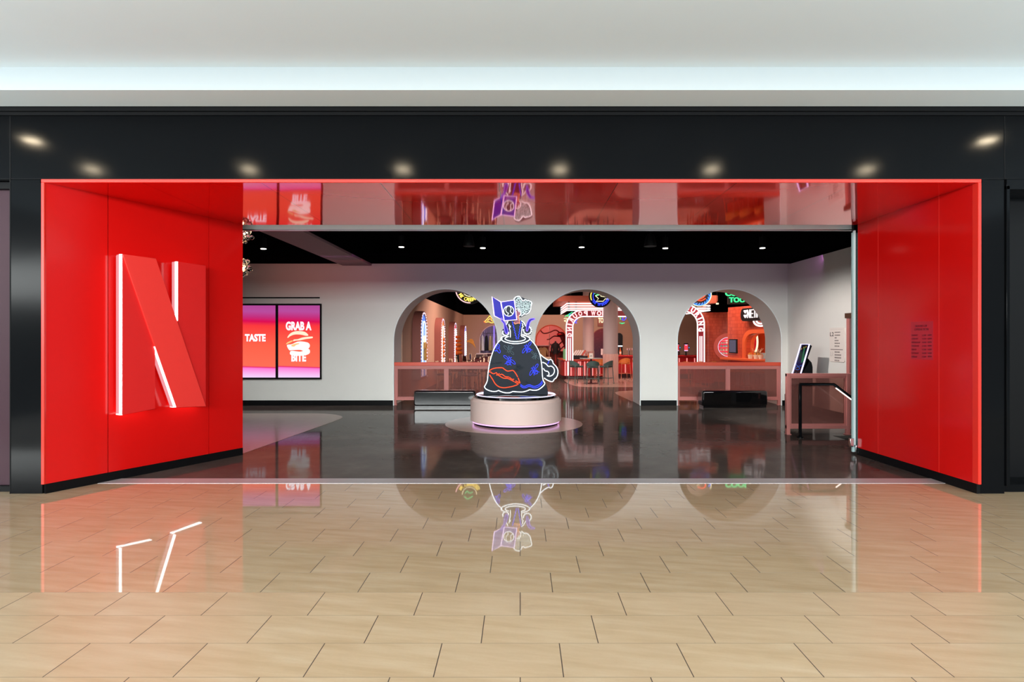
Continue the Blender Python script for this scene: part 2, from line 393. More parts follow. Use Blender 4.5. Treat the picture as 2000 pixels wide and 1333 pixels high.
# mall floor tile: 62 x 31 cm, a third of a tile of stagger per row; the rows nearest the walkway are a less polished finish
def tile_material():
    m = bpy.data.materials.new('sandstone_tile'); m.use_nodes = True; n = NT(m); b = n.n['Principled BSDF']
    vec, x, y, z = n.xyz()
    ry = n.math('DIVIDE', n.math('SUBTRACT', y, 2.797), 0.3127); row = n.math('FLOOR', ry); fy = n.math('SUBTRACT', ry, row)
    u = n.math('DIVIDE', n.math('SUBTRACT', x, n.math('MULTIPLY', n.math('SUBTRACT', row, 2.0), 0.2063)), 0.619)
    cu = n.math('FLOOR', u); fu = n.math('SUBTRACT', u, cu)
    ju = n.math('LESS_THAN', n.math('MINIMUM', fu, n.math('SUBTRACT', 1.0, fu)), 0.0040)
    jy = n.math('LESS_THAN', n.math('MINIMUM', fy, n.math('SUBTRACT', 1.0, fy)), 0.0052)
    wn = n.n.new('ShaderNodeTexWhiteNoise'); wn.noise_dimensions = '2D'; n.l.new(n.comb(cu, row), wn.inputs['Vector'])
    tone = wn.outputs['Value']
    off = n.math('MULTIPLY', tone, 37.0)
    sv = n.comb(n.math('ADD', n.math('MULTIPLY', x, 1.3), off), n.math('ADD', n.math('MULTIPLY', y, 9.0), n.math('MULTIPLY', x, 1.6)), off)
    vein = n.noise(sv, 1.6, 6, 0.6)
    fine = n.noise(vec, 60, 3, 0.6)
    c = n.ramp(vein, [(0.25, rgb(190, 160, 123)), (0.5, rgb(204, 176, 141)), (0.75, rgb(214, 190, 158))])
    c = n.mix(n.range(tone, 0, 1, 0.0, 0.22), c, rgb(194, 167, 138))
    c = n.mix(n.range(fine, 0.3, 0.7, 0.0, 0.10), c, rgb(176, 147, 114))
    c = n.mix(jy, c, rgb(150, 132, 108)); c = n.mix(ju, c, rgb(58, 44, 36))
    n.l.new(c, b.inputs['Base Color'])
    matte = n.math('LESS_THAN', y, 3.735)
    rough = n.math('ADD', n.math('MULTIPLY', matte, 0.26), n.range(vein, 0.2, 0.8, 0.02, 0.045))
    rough = n.math('MAXIMUM', rough, n.math('MULTIPLY', n.math('MAXIMUM', ju, jy), 0.6))
    n.l.new(rough, b.inputs['Roughness'])
    b.inputs['Specular IOR Level'].default_value = 0.9
    n.l.new(n.math('MULTIPLY', n.math('SUBTRACT', 1.0, matte), 0.5), b.inputs['Coat Weight']); b.inputs['Coat Roughness'].default_value = 0.015
    h = n.math('SUBTRACT', n.math('MULTIPLY', n.noise(vec, 3.0, 2), 0.10), n.math('MAXIMUM', ju, jy))
    n.l.new(n.bump(h, 0.12, 0.006), b.inputs['Normal'])
    return m
def concrete_material():
    m = bpy.data.materials.new('polished_concrete'); m.use_nodes = True; n = NT(m); b = n.n['Principled BSDF']
    vec, x, y, z = n.xyz()
    a = n.noise(vec, 0.9, 6, 0.6); d = n.noise(vec, 7.0, 5, 0.6)
    c = n.ramp(a, [(0.3, rgb(70, 63, 59)), (0.55, rgb(86, 79, 74)), (0.75, rgb(102, 94, 88))])
    c = n.mix(n.range(d, 0.35, 0.75, 0.0, 0.35), c, rgb(62, 56, 53))
    n.l.new(c, b.inputs['Base Color'])
    df = n.n.new('ShaderNodeBsdfDiffuse'); n.l.new(c, df.inputs[0]); gl = n.n.new('ShaderNodeBsdfGlossy')
    n.l.new(n.range(d, 0.3, 0.7, 0.05, 0.10), gl.inputs['Roughness'])
    bp = n.bump(n.noise(n.comb(n.math('MULTIPLY', x, 0.6), n.math('MULTIPLY', y, 2.2)), 1.4, 3), 0.05, 0.02)
    n.l.new(bp, gl.inputs['Normal'])
    fr = n.n.new('ShaderNodeFresnel'); fr.inputs[0].default_value = 1.45
    mx = n.n.new('ShaderNodeMixShader'); n.l.new(n.math('MULTIPLY', fr.outputs[0], 0.5), mx.inputs[0])
    n.l.new(df.outputs[0], mx.inputs[1]); n.l.new(gl.outputs[0], mx.inputs[2]); n.l.new(mx.outputs[0], n.n['Material Output'].inputs[0])
    return m
def soffit_material():                                    # mirror-gloss red panels with butt joints every 1.235 m, gently wavy
    m = bpy.data.materials.new('red_mirror_gloss'); m.use_nodes = True; n = NT(m); b = n.n['Principled BSDF']
    vec, x, y, z = n.xyz()
    u = n.math('DIVIDE', n.math('ADD', x, 2.69), 1.235); f = n.math('SUBTRACT', u, n.math('FLOOR', u))
    j = n.math('LESS_THAN', n.math('MINIMUM', f, n.math('SUBTRACT', 1.0, f)), 0.0028)
    n.l.new(n.mix(j, rgb(236, 20, 15), rgb(80, 6, 8)), b.inputs['Base Color'])
    b.inputs['Roughness'].default_value = 0.05; b.inputs['Specular IOR Level'].default_value = 0.6; b.inputs['Metallic'].default_value = 0.35
    b.inputs['Coat Weight'].default_value = 0.15; b.inputs['Coat Roughness'].default_value = 0.02
    bp = n.bump(n.noise(vec, 1.1, 1), 0.10, 0.02)
    n.l.new(bp, b.inputs['Normal']); n.l.new(bp, b.inputs['Coat Normal'])
    return m
def brick_tile_material(name, c1, c2, w, h):              # glazed wall tile, stacked upright
    m = bpy.data.materials.new(name); m.use_nodes = True; n = NT(m); b = n.n['Principled BSDF']
    vec, x, y, z = n.xyz()
    uu = n.math('DIVIDE', x, w); vv = n.math('DIVIDE', z, h)
    fu = n.math('SUBTRACT', uu, n.math('FLOOR', uu)); fv = n.math('SUBTRACT', vv, n.math('FLOOR', vv))
    j = n.math('MAXIMUM', n.math('LESS_THAN', fu, 0.08), n.math('LESS_THAN', fv, 0.05))
    wn = n.n.new('ShaderNodeTexWhiteNoise'); wn.noise_dimensions = '2D'; n.l.new(n.comb(n.math('FLOOR', uu), n.math('FLOOR', vv)), wn.inputs['Vector'])
    n.l.new(n.mix(j, n.mix(wn.outputs['Value'], c1, c2), rgb(120, 50, 40)), b.inputs['Base Color'])
    b.inputs['Roughness'].default_value = 0.12
    n.l.new(n.bump(n.math('SUBTRACT', n.math('MULTIPLY', wn.outputs['Value'], 0.4), j), 0.4, 0.004), b.inputs['Normal'])
    return m
def screen_material():                                    # picture on the menu screens: bands of violet, magenta, coral and pale pink
    m = bpy.data.materials.new('video_picture'); m.use_nodes = True; n = NT(m); b = n.n['Principled BSDF']
    vec, x, y, z = n.xyz()
    t = n.math('ADD', z, n.math('MULTIPLY', x, 0.03))
    c = n.ramp(n.range(t, 0.0, 1.74, 0, 1), [(0.0, rgb(246, 214, 255)), (0.13, rgb(255, 120, 215)), (0.145, rgb(236, 30, 110)), (0.16, rgb(255, 110, 84)), (0.45, rgb(255, 98, 74)),
                                   (0.72, rgb(252, 56, 60)), (0.78, rgb(222, 0, 82)), (0.84, rgb(196, 44, 124)), (0.92, rgb(184, 76, 158)), (1.0, rgb(176, 72, 150))])
    b.inputs['Base Color'].default_value = (0.01, 0.01, 0.01, 1); b.inputs['Roughness'].default_value = 0.15
    n.l.new(c, b.inputs['Emission Color']); b.inputs['Emission Strength'].default_value = 1.0
    return m
def fluted_material():
    return mat('ribbed_tile', rgb(214, 170, 160), 0.3, var=0.05)
M_['tile'] = tile_material(); M_['concrete'] = concrete_material(); M_['soffit'] = soffit_material()
M_['glazed'] = brick_tile_material('terracotta_tile', rgb(188, 80, 56), rgb(170, 68, 48), 0.05, 0.11)
M_['video'] = screen_material(); M_['fluted'] = fluted_material()

# ================================================================ the setting
FY, BY, WY, WB = 6.12, 8.18, 14.27, 15.24                 # facade, back of the entry, lobby back wall front and rear face
ZS = 3.233                                                # entry soffit height
CEIL = 3.42
RX = 6.48
struct(box('floor', M_['tile'], -10, 10, -1.0, 6.553, -0.1, 0.0))
struct(box('trim_1', mat('threshold_metal', rgb(206, 204, 206), 0.34, metal=0.45, var=0.04), -4.95, 4.8, 6.553, 6.78, -0.1, 0.004, bevel=0.002))
# lobby concrete with the stair opening at the right
fl = MB()
fl.plate([[(-9.2, 6.78), (4.9, 6.78), (4.9, 8.9), (5.2, 8.9), (5.2, 9.8), (RX, 9.8), (RX, 14.2), (10.8, 15.2), (10.8, 37), (-9.2, 37)]], -0.1, 0.0, 'xy')
struct(fl.build('floor.001', M_['concrete']))
# entry: black facade, red reveals and soffit
AX, AXB, CX, DX = -4.965, -3.855, 4.779, 4.69
facade = MB()
facade.box(-9, 9, FY, FY + 0.25, 3.267, 4.012)
facade.box(-5.305, AX, FY, FY + 0.25, 0, 3.267).box(CX, 5.035, FY, FY + 0.25, 0, 3.267)
struct(facade.build('wall_front', M_['black_panel'], bevel=0.004))
struct(MB().box(-9, 9, FY - 0.045, FY, 3.965, 4.012).box(-9, 9, FY - 0.02, FY, 3.93, 3.965).build('trim_2', M_['black']))
struct(MB().box(-5.305, -5.295, FY - 0.003, FY, 0, 4.0).box(5.03, 5.038, FY - 0.003, FY, 3.27, 4.0).box(-9, 9, FY - 0.003, FY, 3.275, 3.28).build('trim_3', M_['black']))
struct(MB().box(AX, CX, FY - 0.02, FY + 0.06, ZS, 3.267).box(AX, AX + 0.033, FY - 0.02, FY + 0.06, 0.10, ZS).box(CX - 0.033, CX, FY - 0.02, FY + 0.06, 0.10, ZS).build('trim_4', M_['red_trim'], bevel=0.003))
# storefront beside the entry on both sides
sf = thing('storefront_glazing', 'smoked purple-grey shop glazing in a black frame at the far left edge', 'shop window', (-6.6, FY + 0.1, 0))
box('pane', M_['purple_glass'], -1.6, 1.27, 0.03, 0.05, 0.06, 3.19, sf)
MB().box(-1.6, 1.29, -0.02, 0.10, 3.19, 3.265).box(-1.6, 1.29, -0.02, 0.10, 0.0, 0.06).box(1.262, 1.293, -0.06, 0.10, 0.0, 3.265).build('frame', M_['black'], sf, bevel=0.004)
sr = thing('storefront_recess', 'deep black recessed shop entrance framed in black at the far right edge', 'shop entrance', (6.4, FY + 0.1, 0))
MB().box(-1.36, -1.325, -0.12, 0.3, 0.08, 3.2).box(-1.36, 1.5, -0.12, 0.3, 3.16, 3.265).build('frame', M_['black_panel'], sr, bevel=0.004)
MB().box(-1.30, -1.27, 0.06, 0.1, 0.1, 3.1).box(-1.25, -1.24, 0.1, 0.14, 0.1, 3.1).build('inner_frame', M_['black_panel'], sr, bevel=0.003)
box('back_panel', M_['black'], -1.36, 1.5, 0.3, 0.34, 0.0, 3.2, sr)
box('plinth', M_['black_panel'], -1.36, 1.5, -0.03, 0.3, 0.0, 0.08, sr)
def red_wall(name, A, B, seams, flip):
    fr = Frame(A, (B[0] - A[0], B[1] - A[1])); L = (Vector(B) - Vector(A)).length
    w = MB().box(0, L, 0.012, 0.10, 0.0, 3.3).build(name, M_['black']); w.location = (A[0], A[1], 0); w.rotation_euler = (0, 0, fr.rz); struct(w)
    cuts = [0.0] + [fr.at(px, 650)[0] for px in seams] + [L]
    for a, b in zip(cuts, cuts[1:]):
        box('panel', M_['red_panel'], a + (0.004 if a > 0 else 0), b - (0.004 if b < L else 0), 0.0, 0.012, 0.100, ZS + 0.02, w)
    if flip:
        for c in cuts[1:-1]: box('seam_highlight', M_['red_trim'], c - 0.004, c + 0.004, -0.001, 0.012, 0.1, ZS + 0.02, w)  # lighter strips painted in as highlights along the joints
    k = MB().box(0, L, -0.004, 0.012, 0.0, 0.098).build('baseboard_' + name.split('_')[1], M_['black']); k.parent = w
    return fr, w
frL, wL = red_wall('wall_left', (AX + 0.03, FY), (AXB, BY), (211, 408), False)
frR, wR = red_wall('wall_right', (DX, BY), (CX - 0.03, FY), (1715, 1834), True)
struct(MB().plate([[(-4.99, FY), (4.80, FY), (4.75, BY), (-3.87, BY)]], ZS, ZS + 0.03, 'xy').build('ceiling', M_['soffit']))
# the soffit drops a little towards the lobby
for v in bpy.data.objects['ceiling'].data.vertices: v.co.z -= 0.036 * max(0.0, (v.co.y - FY) / (BY - FY))
# mall ceiling with its stepped bulkhead
struct(MB().box(-10, 10, 5.69, FY, 4.012, 4.30).build('ceiling.001', M_['mall_white']))
struct(MB().box(-10, 10, -0.9, 5.69, 4.234, 4.36).build('ceiling.002', M_['mall_white']))
struct(MB().box(-10, 10, 5.68, 5.69, 4.012, 4.234).build('trim_10', mat('darkened_plaster', rgb(207, 213, 215), 0.6, var=0.01)))  # added face sheet, plaster darkened to offset the strong daylight
# lobby shell
def lobby_back():
    out = [(-9.2, 0)]
    for cx, r, zs in ((-1.805, 1.271, 1.564), (1.626, 1.290, 1.545), (5.069, 1.272, 1.563)):
        out += [(p[0], p[1]) for p in reversed(arch(cx, r, 0, zs, 40))]
    out += [(RX + 0.2, 0), (RX + 0.2, CEIL + 0.1), (-9.2, CEIL + 0.1)]
    return out
struct(MB().plate([lobby_back()], WY, WB).build('wall_back', M_['white_wall']))
for i, (cx, r, zs) in enumerate(((-1.805, 1.271, 1.564), (1.626, 1.290, 1.545), (5.069, 1.272, 1.563))):
    tr = MB().tube([(p[0], WY - 0.004, p[1]) for p in arch(cx, r - 0.008, 0, zs, 40)], 0.014)
    struct(tr.build('trim_%d' % (5 + i), mat('corner_bead', rgb(236, 240, 238), 0.4, var=0.0)))
struct(box('wall_east', M_['white_wall'], RX, RX + 0.2, 6.3, WY, -1.4, CEIL))
struct(box('wall_west', M_['white_wall'], -9.4, -9.2, 6.3, WB, 0, CEIL))
struct(MB().box(-9.2, -3.95, BY + 0.02, BY + 0.12, 0, CEIL).box(4.72, RX, BY + 0.14, BY + 0.2, 0, CEIL).box(-4.0, 4.9, BY + 0.31, BY + 0.4, ZS + 0.02, CEIL + 0.3)
       .box(-9.4, -9.2, FY + .2, BY + .1, 0, 4.1).box(9.0, 9.2, FY, BY + 3, 0, 4.1).box(-9.4, 9.2, FY + .2, BY + .1, 4.02, 4.1).build('wall_inner', M_['black']))
struct(box('ceiling.003', M_['black_ceiling'], -9.4, RX + 0.2, BY + 0.42, WB, CEIL + 0.02, CEIL + 0.14))
struct(box('ceiling_beam', mat('mauve_plaster', rgb(140, 112, 120), 0.7), -4.30, -3.60, BY + 0.2, WY, CEIL - 0.03, CEIL + 0.02))
bb = MB()
for a, b in ((-9.2, -3.08), (2.92, 3.79), (6.345, RX)): bb.box(a, b, WY - 0.014, WY, 0, 0.125)
bb.box(RX - 0.014, RX, 9.95, WY, 0, 0.125)
struct(bb.build('baseboard_back', M_['black']))
# head rail of the folding glass front
hr = thing('door_head_rail', 'long satin metal track running across the top of the wide entrance', 'door track', (0.4, BY + 0.25, 0))
MB().box(-4.6, 4.6, -0.03, 0.05, 3.178, 3.27).build('track', M_['rail_white'], hr, bevel=0.006)
MB().box(-4.6, 4.6, -0.012, 0.03, 3.162, 3.178).build('lower_channel', M_['steel'], hr)
gd = thing('folding_glass_door', 'folded-back glass door leaf standing edge-on beside the right red wall', 'glass door', (4.66, BY + 0.06, 0))
box('leaf', M_['clear'], 0.03, 0.95, 0.012, 0.024, 0.03, 3.10, gd)
box('edge', M_['edge_glass'], -0.010, 0.012, 0.0, 0.03, 0.03, 3.10, gd)
MB().box(-0.05, 0.0, -0.02, 0.03, 0.10, 0.22).box(0.01, 0.035, -0.05, 0.02, 0.02, 0.13).build('hinge', M_['chrome'], gd, bevel=0.004)
box('side_stile', M_['rail_white'], 0.012, 0.028, -0.01, 0.03, 0.02, 3.13, gd)
# beige inlays in the concrete
def inlay(pts, i):
    o = MB().plate([pts], 0.0, 0.003, 'xy').build('floor_inlay', M_['inlay']); struct(o)
inlay([(-9.0, G(474, 808)[1])] + [tuple(v) for v in smooth([G(474, 808), G(600, 808), G(640, 809), G(662, 812), G(669, 816), G(656, 822), G(640, 828)], 5)] + [G(472, 887.5), (-9.0, 6.9)], 0)
inlay([(-0.12 + 1.305 * math.cos(2 * PI * k / 64), 11.25 + 1.305 * math.sin(2 * PI * k / 64)) for k in range(64)], 1)
inlay([(2.88, 15.26), (2.84, 16.2), (2.81, 17.2), (2.85, 17.75), (3.05, 18.15), (3.5, 18.4), (5, 18.5), (5, 15.26)], 2)
inlay([G(1102, 744), G(1106, 747), G(1112, 750.5), G(1120, 753.5), G(1132, 755.5), G(1150, 756.5), (6.4, 19.75), (6.4, 24.4), (1.85, 24.4)], 3)
# stair going down at the right, behind the guard rail
st = MB()
for k in range(6): st.box(5.2 + 0.26 * k, 5.2 + 0.26 * (k + 1), 8.6, 9.8, -1.4, -0.16 - 0.17 * k)
struct(st.build('floor_stair', M_['black']))
struct(MB().box(5.2, RX, 9.8, 9.86, -1.4, -0.1).box(4.9, RX, 8.5, 8.6, -1.4, 0).box(4.9, 5.2, 8.6, 8.9, -1.4, 0).build('wall_stair', M_['black']))
# food hall behind the arches
ZW = 2.92
struct(box('wall_hall_west', M_['hall_wall'], -3.25, -3.05, WB, 31.8, 0, ZW))
struct(box('wall_hall_west_top', M_['black_ceiling'], -3.25, -3.05, WB, 31.8, ZW, 4.1))
struct(box('wall_hall_east', M_['black_ceiling'], 10.6, 10.8, WB, 31.8, 0, 4.1))
bw = MB().plate([[(-3.2, 0), (0.852, 0)] + list(reversed(arch(1.676, 0.824, 0, 1.526, 30)))[1:-1] + [(2.5, 0), (10.7, 0), (10.7, ZW), (-3.2, ZW)], arch(-1.346, 0.824, 0.865, 1.526, 30)], 31.6, 31.8)
struct(bw.build('wall_hall_north', M_['hall_wall']))
struct(box('wall_hall_north_top', M_['black_ceiling'], -3.2, 10.7, 31.6, 31.8, ZW, 4.1))
struct(box('ceiling.004', M_['black_ceiling'], -3.25, 10.8, WB, 31.8, 4.0, 4.12))
struct(MB().box(-3.25, 10.8, WB, WB + 0.05, ZW, 4.1).box(RX + 0.2, 10.8, WB, WB + 0.05, 0, ZW).build('wall_lobby_top', M_['black_ceiling']))
struct(MB().tube([(p[0], 31.59, p[1]) for p in arch(-1.346, 0.83, 0.865, 1.526, 30)], 0.03).box(-2.35, -0.35, 31.48, 31.6, 0.80, 0.865).build('trim_8', M_['pink_paint']))
struct(MB().tube([(p[0], 31.59, p[1]) for p in arch(1.676, 0.83, 0, 1.526, 30)], 0.035).build('trim_9', M_['salmon_cap']))
struct(MB().box(-3.0, 3.6, 36.4, 36.5, 0, 4).box(-3.1, -3.0, 31.8, 36.5, 0, 4).box(3.6, 3.7, 31.8, 36.5, 0, 4).box(0.15, 0.25, 31.8, 36.4, 0, 4).build('wall_shop', M_['hall_box']))
struct(box('ceiling.005', M_['black_ceiling'], -3.1, 3.7, 31.8, 36.5, 3.0, 3.1))
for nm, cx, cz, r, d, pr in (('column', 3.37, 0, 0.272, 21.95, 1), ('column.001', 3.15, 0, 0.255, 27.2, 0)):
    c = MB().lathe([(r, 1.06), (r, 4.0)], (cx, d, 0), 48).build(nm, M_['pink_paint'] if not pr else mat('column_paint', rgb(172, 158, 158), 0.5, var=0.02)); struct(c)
    f = MB(); pts = []
    for k in range(192):
        a = 2 * PI * k / 192; rr = r + 0.008 + 0.008 * (1 if (k // 2) % 3 else -1)
        pts.append((cx + rr * math.cos(a), d + rr * math.sin(a)))
    f.plate([pts], 0.0, 1.06, 'xy'); f.build('ribbed_base', M_['fluted'], c, sharp=20)

# ================================================================ things at the entry and in the lobby
# big letter on the left red wall: three slabs standing off the wall, lit along their left edges
ls = thing('letter_sign', 'giant red three-dimensional letter N glowing white along its left edges on the left red wall', 'sign', (AX + 0.03, FY, 0), frL.rz)
OFF, OFD = 0.15, 0.17                                     # front faces stand this far off the panel
def slab(pts, off): return [frL.at(x, y, off) for x, y in pts]
def bar(name, pts, m, d0, d1): return MB().plate([slab(pts, d1)], -d1, -d0).build(name, m, ls, bevel=0.004)
bar('left_bar', [(237.5, 496.8), (303, 505), (303, 799.5), (237.5, 811.5)], M_['sign_red'], 0.10, OFF)
bar('right_bar', [(346.5, 511.2), (402, 519), (402, 794), (346.5, 797)], M_['sign_red'], 0.10, OFF)
bar('diagonal_bar', [(240, 496.8), (304.5, 505), (402.5, 794.5), (344.5, 796.5)], M_['sign_red_bright'], 0.10, OFD)
BACKLIT = glow('backlit_acrylic', (1.0, 0.36, 0.40), 0.9)
def edge_strip(name, p0, p1, m, d0, d1, w, off=OFF):
    a, b = frL.at(*p0, off), frL.at(*p1, off)
    t = (Vector(b) - Vector(a)).normalized(); q = Vector((t.y, -t.x)) * w if t.y > 0 else Vector((-t.y, t.x)) * w
    if q.x < 0: q = -q
    return MB().plate([[a, b, (b[0] + q.x, b[1] + q.y), (a[0] + q.x, a[1] + q.y)]], -d1, -d0).build(name, m, ls)
edge_strip('light_strip', (302.0, 677.5), (343.4, 796.3), NEON['led'], 0.122, 0.168, 0.02, OFD)
edge_strip('backlight', (302.2, 678), (343.7, 796.0), BACKLIT, 0.05, 0.12, 0.02, OFD)
for (ax, ay), (bx, by), o_, up in (((238, 811.8), (303, 799.8), OFF, -1), ((345, 797), (402, 795), OFD, -1), ((241, 496.6), (304, 504.6), OFD, 1), ((347, 511), (401, 518.4), OFF, 1)):   # strips along the feet and tops of the slabs
    a, b = frL.at(ax, ay, o_), frL.at(bx, by, o_)
    MB().plate([[(a[0], a[1]), (b[0], b[1]), (b[0], b[1] - up * 0.014), (a[0], a[1] - up * 0.014)]], -0.095, -0.035).build('foot_light' if up < 0 else 'top_light', NEON['led'] if up < 0 else BACKLIT, ls)
for p0, p1 in (((235.5, 496.5), (235.5, 811.5)), ((344.5, 511.0), (344.5, 627))):
    edge_strip('light_strip', p0, p1, NEON['led'], 0.118, 0.150, 0.02)
    edge_strip('backlight', (p0[0] + 1, p0[1] + 2), (p1[0] + 1, p1[1] - 2), BACKLIT, 0.05, 0.116, 0.02)
bar('standoff', [(250, 520), (298, 524), (298, 780), (250, 786)], M_['sign_red'], 0.004, 0.10)
bar('standoff', [(352, 530), (396, 536), (396, 780), (352, 782)], M_['sign_red'], 0.004, 0.10)

# opening hours on the right red wall
hs = thing('hours_notice', 'translucent film notice listing hours of operation in dark letters on the right red wall', 'notice', (DX, BY, 0), frR.rz)
a, b = frR.at(1780, 632.5), frR.at(1823, 702)
box('film', M_['hours_film'], a[0], b[0], -0.003, -0.0005, b[1] - 0.01, a[1] + 0.02, hs)
def rlines(mb, fr, rows, y, fx=None):
    for body, x0, x1, y0, y1 in rows:
        p, q = fr.at(x0, y1), fr.at(x1, y0)
        text_into(mb, body, p[0], q[0], p[1], q[1], y, thick=0.002)
    return mb
rlines(MB(), frR, [('HOURS OF', 1788.5, 1811.5, 634.5, 639.5), ('OPERATION', 1786.5, 1814, 641, 646.2)], -0.004).build('heading_lettering', M_['hours_ink'], hs)
for k, (dn, w, o, c) in enumerate((('MONDAY', 12, '11AM', '10PM'), ('TUESDAY', 12.5, '11AM', '10PM'), ('WEDNESDAY', 17, '11AM', '10PM'), ('THURSDAY', 14.5, '11AM', '10PM'), ('FRIDAY', 9.5, '11AM', '12AM'), ('SATURDAY', 14, '11AM', '12AM'), ('SUNDAY', 11, '11AM', '9PM'))):
    y0 = 653.8 + 7.0 * k
    rlines(MB(), frR, [(dn, 1781.2, 1781.2 + w, y0, y0 + 2.7), (o, 1802, 1809.5, y0, y0 + 2.7), (c, 1812.5, 1820, y0 - 0.2, y0 + 2.7)], -0.004).build('hours_lettering', M_['hours_ink'], hs)

# menu screens on the lobby back wall
def screen(label, x0, x1, words, burger):
    t = thing('menu_screen', label, 'screen', ((x0 + x1) / 2, WY - 0.06, 0.637), group=None)
    w = (x1 - x0) / 2
    MB().plate([[(-w, 0), (w, 0), (w, 1.83), (-w, 1.83)]], 0, 0.058).build('housing', M_['black'], t, bevel=0.004)
    pic = MB().box(-w + 0.036, w - 0.03, -0.004, 0.0, 0.0, 1.74).build('display', M_['video'], t); pic.location.z = 0.045
    mb = MB()
    for body, a, b, z0, z1 in words: text_into(mb, body, a, b, z0, z1, -0.006, bold=0.045, thick=0.003)
    mb.build('lettering', glow('screen_white', (1, 0.88, 1.0), 1.25), t)
    if burger:
        c = glow('screen_bun', (1.0, 0.82, 0.6), 1.1); d = glow('screen_filling', (1.0, 0.62, 0.25), 1.0); e = glow('screen_pale', (1.0, 0.92, 0.9), 1.2)
        g = lambda x, y: ((x - 447) * 0.00144, (1333 - 60 - y) * 0.00144 + 0.01)
        MB().plate([[tuple(q) for q in smooth([g(*p) for p in ((262, 585), (262, 560), (310, 505), (380, 475), (470, 470), (550, 485), (595, 520), (605, 545), (560, 548), (480, 530), (380, 528), (310, 552))], 4, True)]], -0.007, -0.005).build('bun_picture', c, t)
        MB().plate([[tuple(q) for q in smooth([g(*p) for p in ((300, 855), (300, 825), (330, 800), (480, 815), (580, 770), (625, 780), (632, 830), (600, 860), (520, 880), (400, 885), (330, 875))], 4, True)]], -0.007, -0.005).build('bun_picture', e, t)
        MB().plate([[tuple(q) for q in smooth([g(*p) for p in ((290, 790), (255, 735), (255, 700), (330, 690), (420, 650), (500, 645), (600, 665), (632, 710), (610, 760), (540, 805), (470, 785), (330, 790))], 4, True)]], -0.009, -0.005).build('patty_picture', e, t)
        MB().plate([[tuple(q) for q in smooth([g(*p) for p in ((355, 640), (365, 612), (430, 605), (520, 575), (660, 562), (682, 575), (665, 590), (560, 605), (470, 625), (400, 630))], 4, True)]], -0.009, -0.005).build('cheese_picture', c, t)
        MB().plate([[tuple(q) for q in smooth([g(*p) for p in ((235, 692), (255, 660), (330, 628), (345, 640), (290, 668))], 4, True)]], -0.009, -0.005).build('tomato_picture', d, t)
        MB().plate([[tuple(q) for q in smooth([g(*p) for p in ((320, 720), (350, 690), (440, 672), (455, 685), (400, 705), (370, 730))], 4, True)]], -0.011, -0.005).build('sauce_picture', d, t)
    return t
px = lambda x: (x - VX) * (WY - 0.06) / F
pz = lambda y: H - (y - VY) * (WY - 0.06) / F
s2 = screen('menu screen showing a burger between the words GRAB A and BITE', px(540.6), px(627), [('GRAB A', -0.315, 0.305, pz(645.8) - 0.637, pz(628.5) - 0.637), ('BITE', -0.180, 0.175, pz(706.5) - 0.637, pz(691) - 0.637)], True)
s1 = screen('menu screen showing only the word TASTE, half hidden by the left red wall', px(454.3), px(540.5), [('TASTE', px(478.5) - px(497.4), px(519) - px(497.4), pz(667.5) - 0.637, pz(652.8) - 0.637)], False)
vs = thing('wall_slot', 'thin black slot fixture on the wall above the menu screens', 'wall slot', (-6.2, WY, 2.61))
MB().box(-1.3, px(623) + 6.2, -0.02, 0.0, -0.012, 0.016).build('slot_body', M_['black'], vs)

# lacquered benches in front of two arches
def bench(label, x0, x1, y0):
    t = thing('bench', label, 'bench', ((x0 + x1) / 2, y0, 0)); w = (x1 - x0) / 2
    m = MB().box(-w, w, 0, 0.38, 0.035, 0.405).build('body', M_['bench_black'], t, bevel=0.06, seg=5)
    MB().plate([[(-w + .055, .075), (w - .055, .075), (w - .03, .10), (w - .03, .33), (w - .055, .36), (-w + .055, .36), (-w + .03, .33), (-w + .03, .10)]], -0.004, 0.01).build('front_panel', M_['bench_black'], t, bevel=0.002)
    box('plinth', M_['bench_black'], -w + 0.03, w - 0.03, 0.03, 0.35, 0.0, 0.05, t)
    return t
bench('glossy black rounded bench before the low pink barrier beside the neon teacup', -2.494, -1.04, 13.75)
bench('glossy black rounded bench before the low coral barrier of the arch on the right', 4.257, 5.79, 13.75)

# guard rails with rose-tinted panes
def guard(label, x0, x1, y, mull, top, cap, m, mc, z0=0.12, legs=None):
    t = thing('guard_rail', label, 'guard rail', (x0, y, 0)); w = x1 - x0
    zt = top - (0.085 if cap else 0)
    xs = [0.0] + [v - x0 for v in mull] + [w]
    if cap: box('cap_rail', mc, 0, w, -0.02, 0.12, zt, top, t, bevel=0.004)
    box('top_rail', m, 0, w, 0, 0.06, zt - 0.055, zt, t, bevel=0.004)
    box('bottom_rail', m, 0, w, 0, 0.06, z0, z0 + 0.06, t, bevel=0.004)
    for i, x in enumerate(xs):
        a = min(max(x - 0.03, 0), w - 0.06)
        box('post', m, a, a + 0.06, -0.003, 0.063, 0.0, zt - 0.002, t, bevel=0.004)
        box('foot', m, a - 0.015 if i else a, a + 0.075 if i < len(xs) - 1 else a + 0.06, -0.01, 0.08, 0.0, 0.012, t)
    for a, b in zip(xs, xs[1:]):
        lo, hi = a + (0.03 if a else 0.06), b - (0.03 if b < w else 0.06)
        f = MB().plate([[(lo, z0 + .06), (hi, z0 + .06), (hi, zt - .055), (lo, zt - .055)], [(lo + .025, z0 + .085), (hi - .025, z0 + .085), (hi - .025, zt - .08), (lo + .025, zt - .08)]], 0.012, 0.05).build('pane_frame', m, t)
        box('pane', M_['rail_glass'], lo + .02, hi - .02, 0.026, 0.034, z0 + .08, zt - .075, f)
    return t
guard('low pink barrier with rose panes across the arch behind the neon teacup', -3.07, -0.54, WY + 0.06, [-1.80], 1.045, True, M_['salmon'], M_['salmon_cap'])
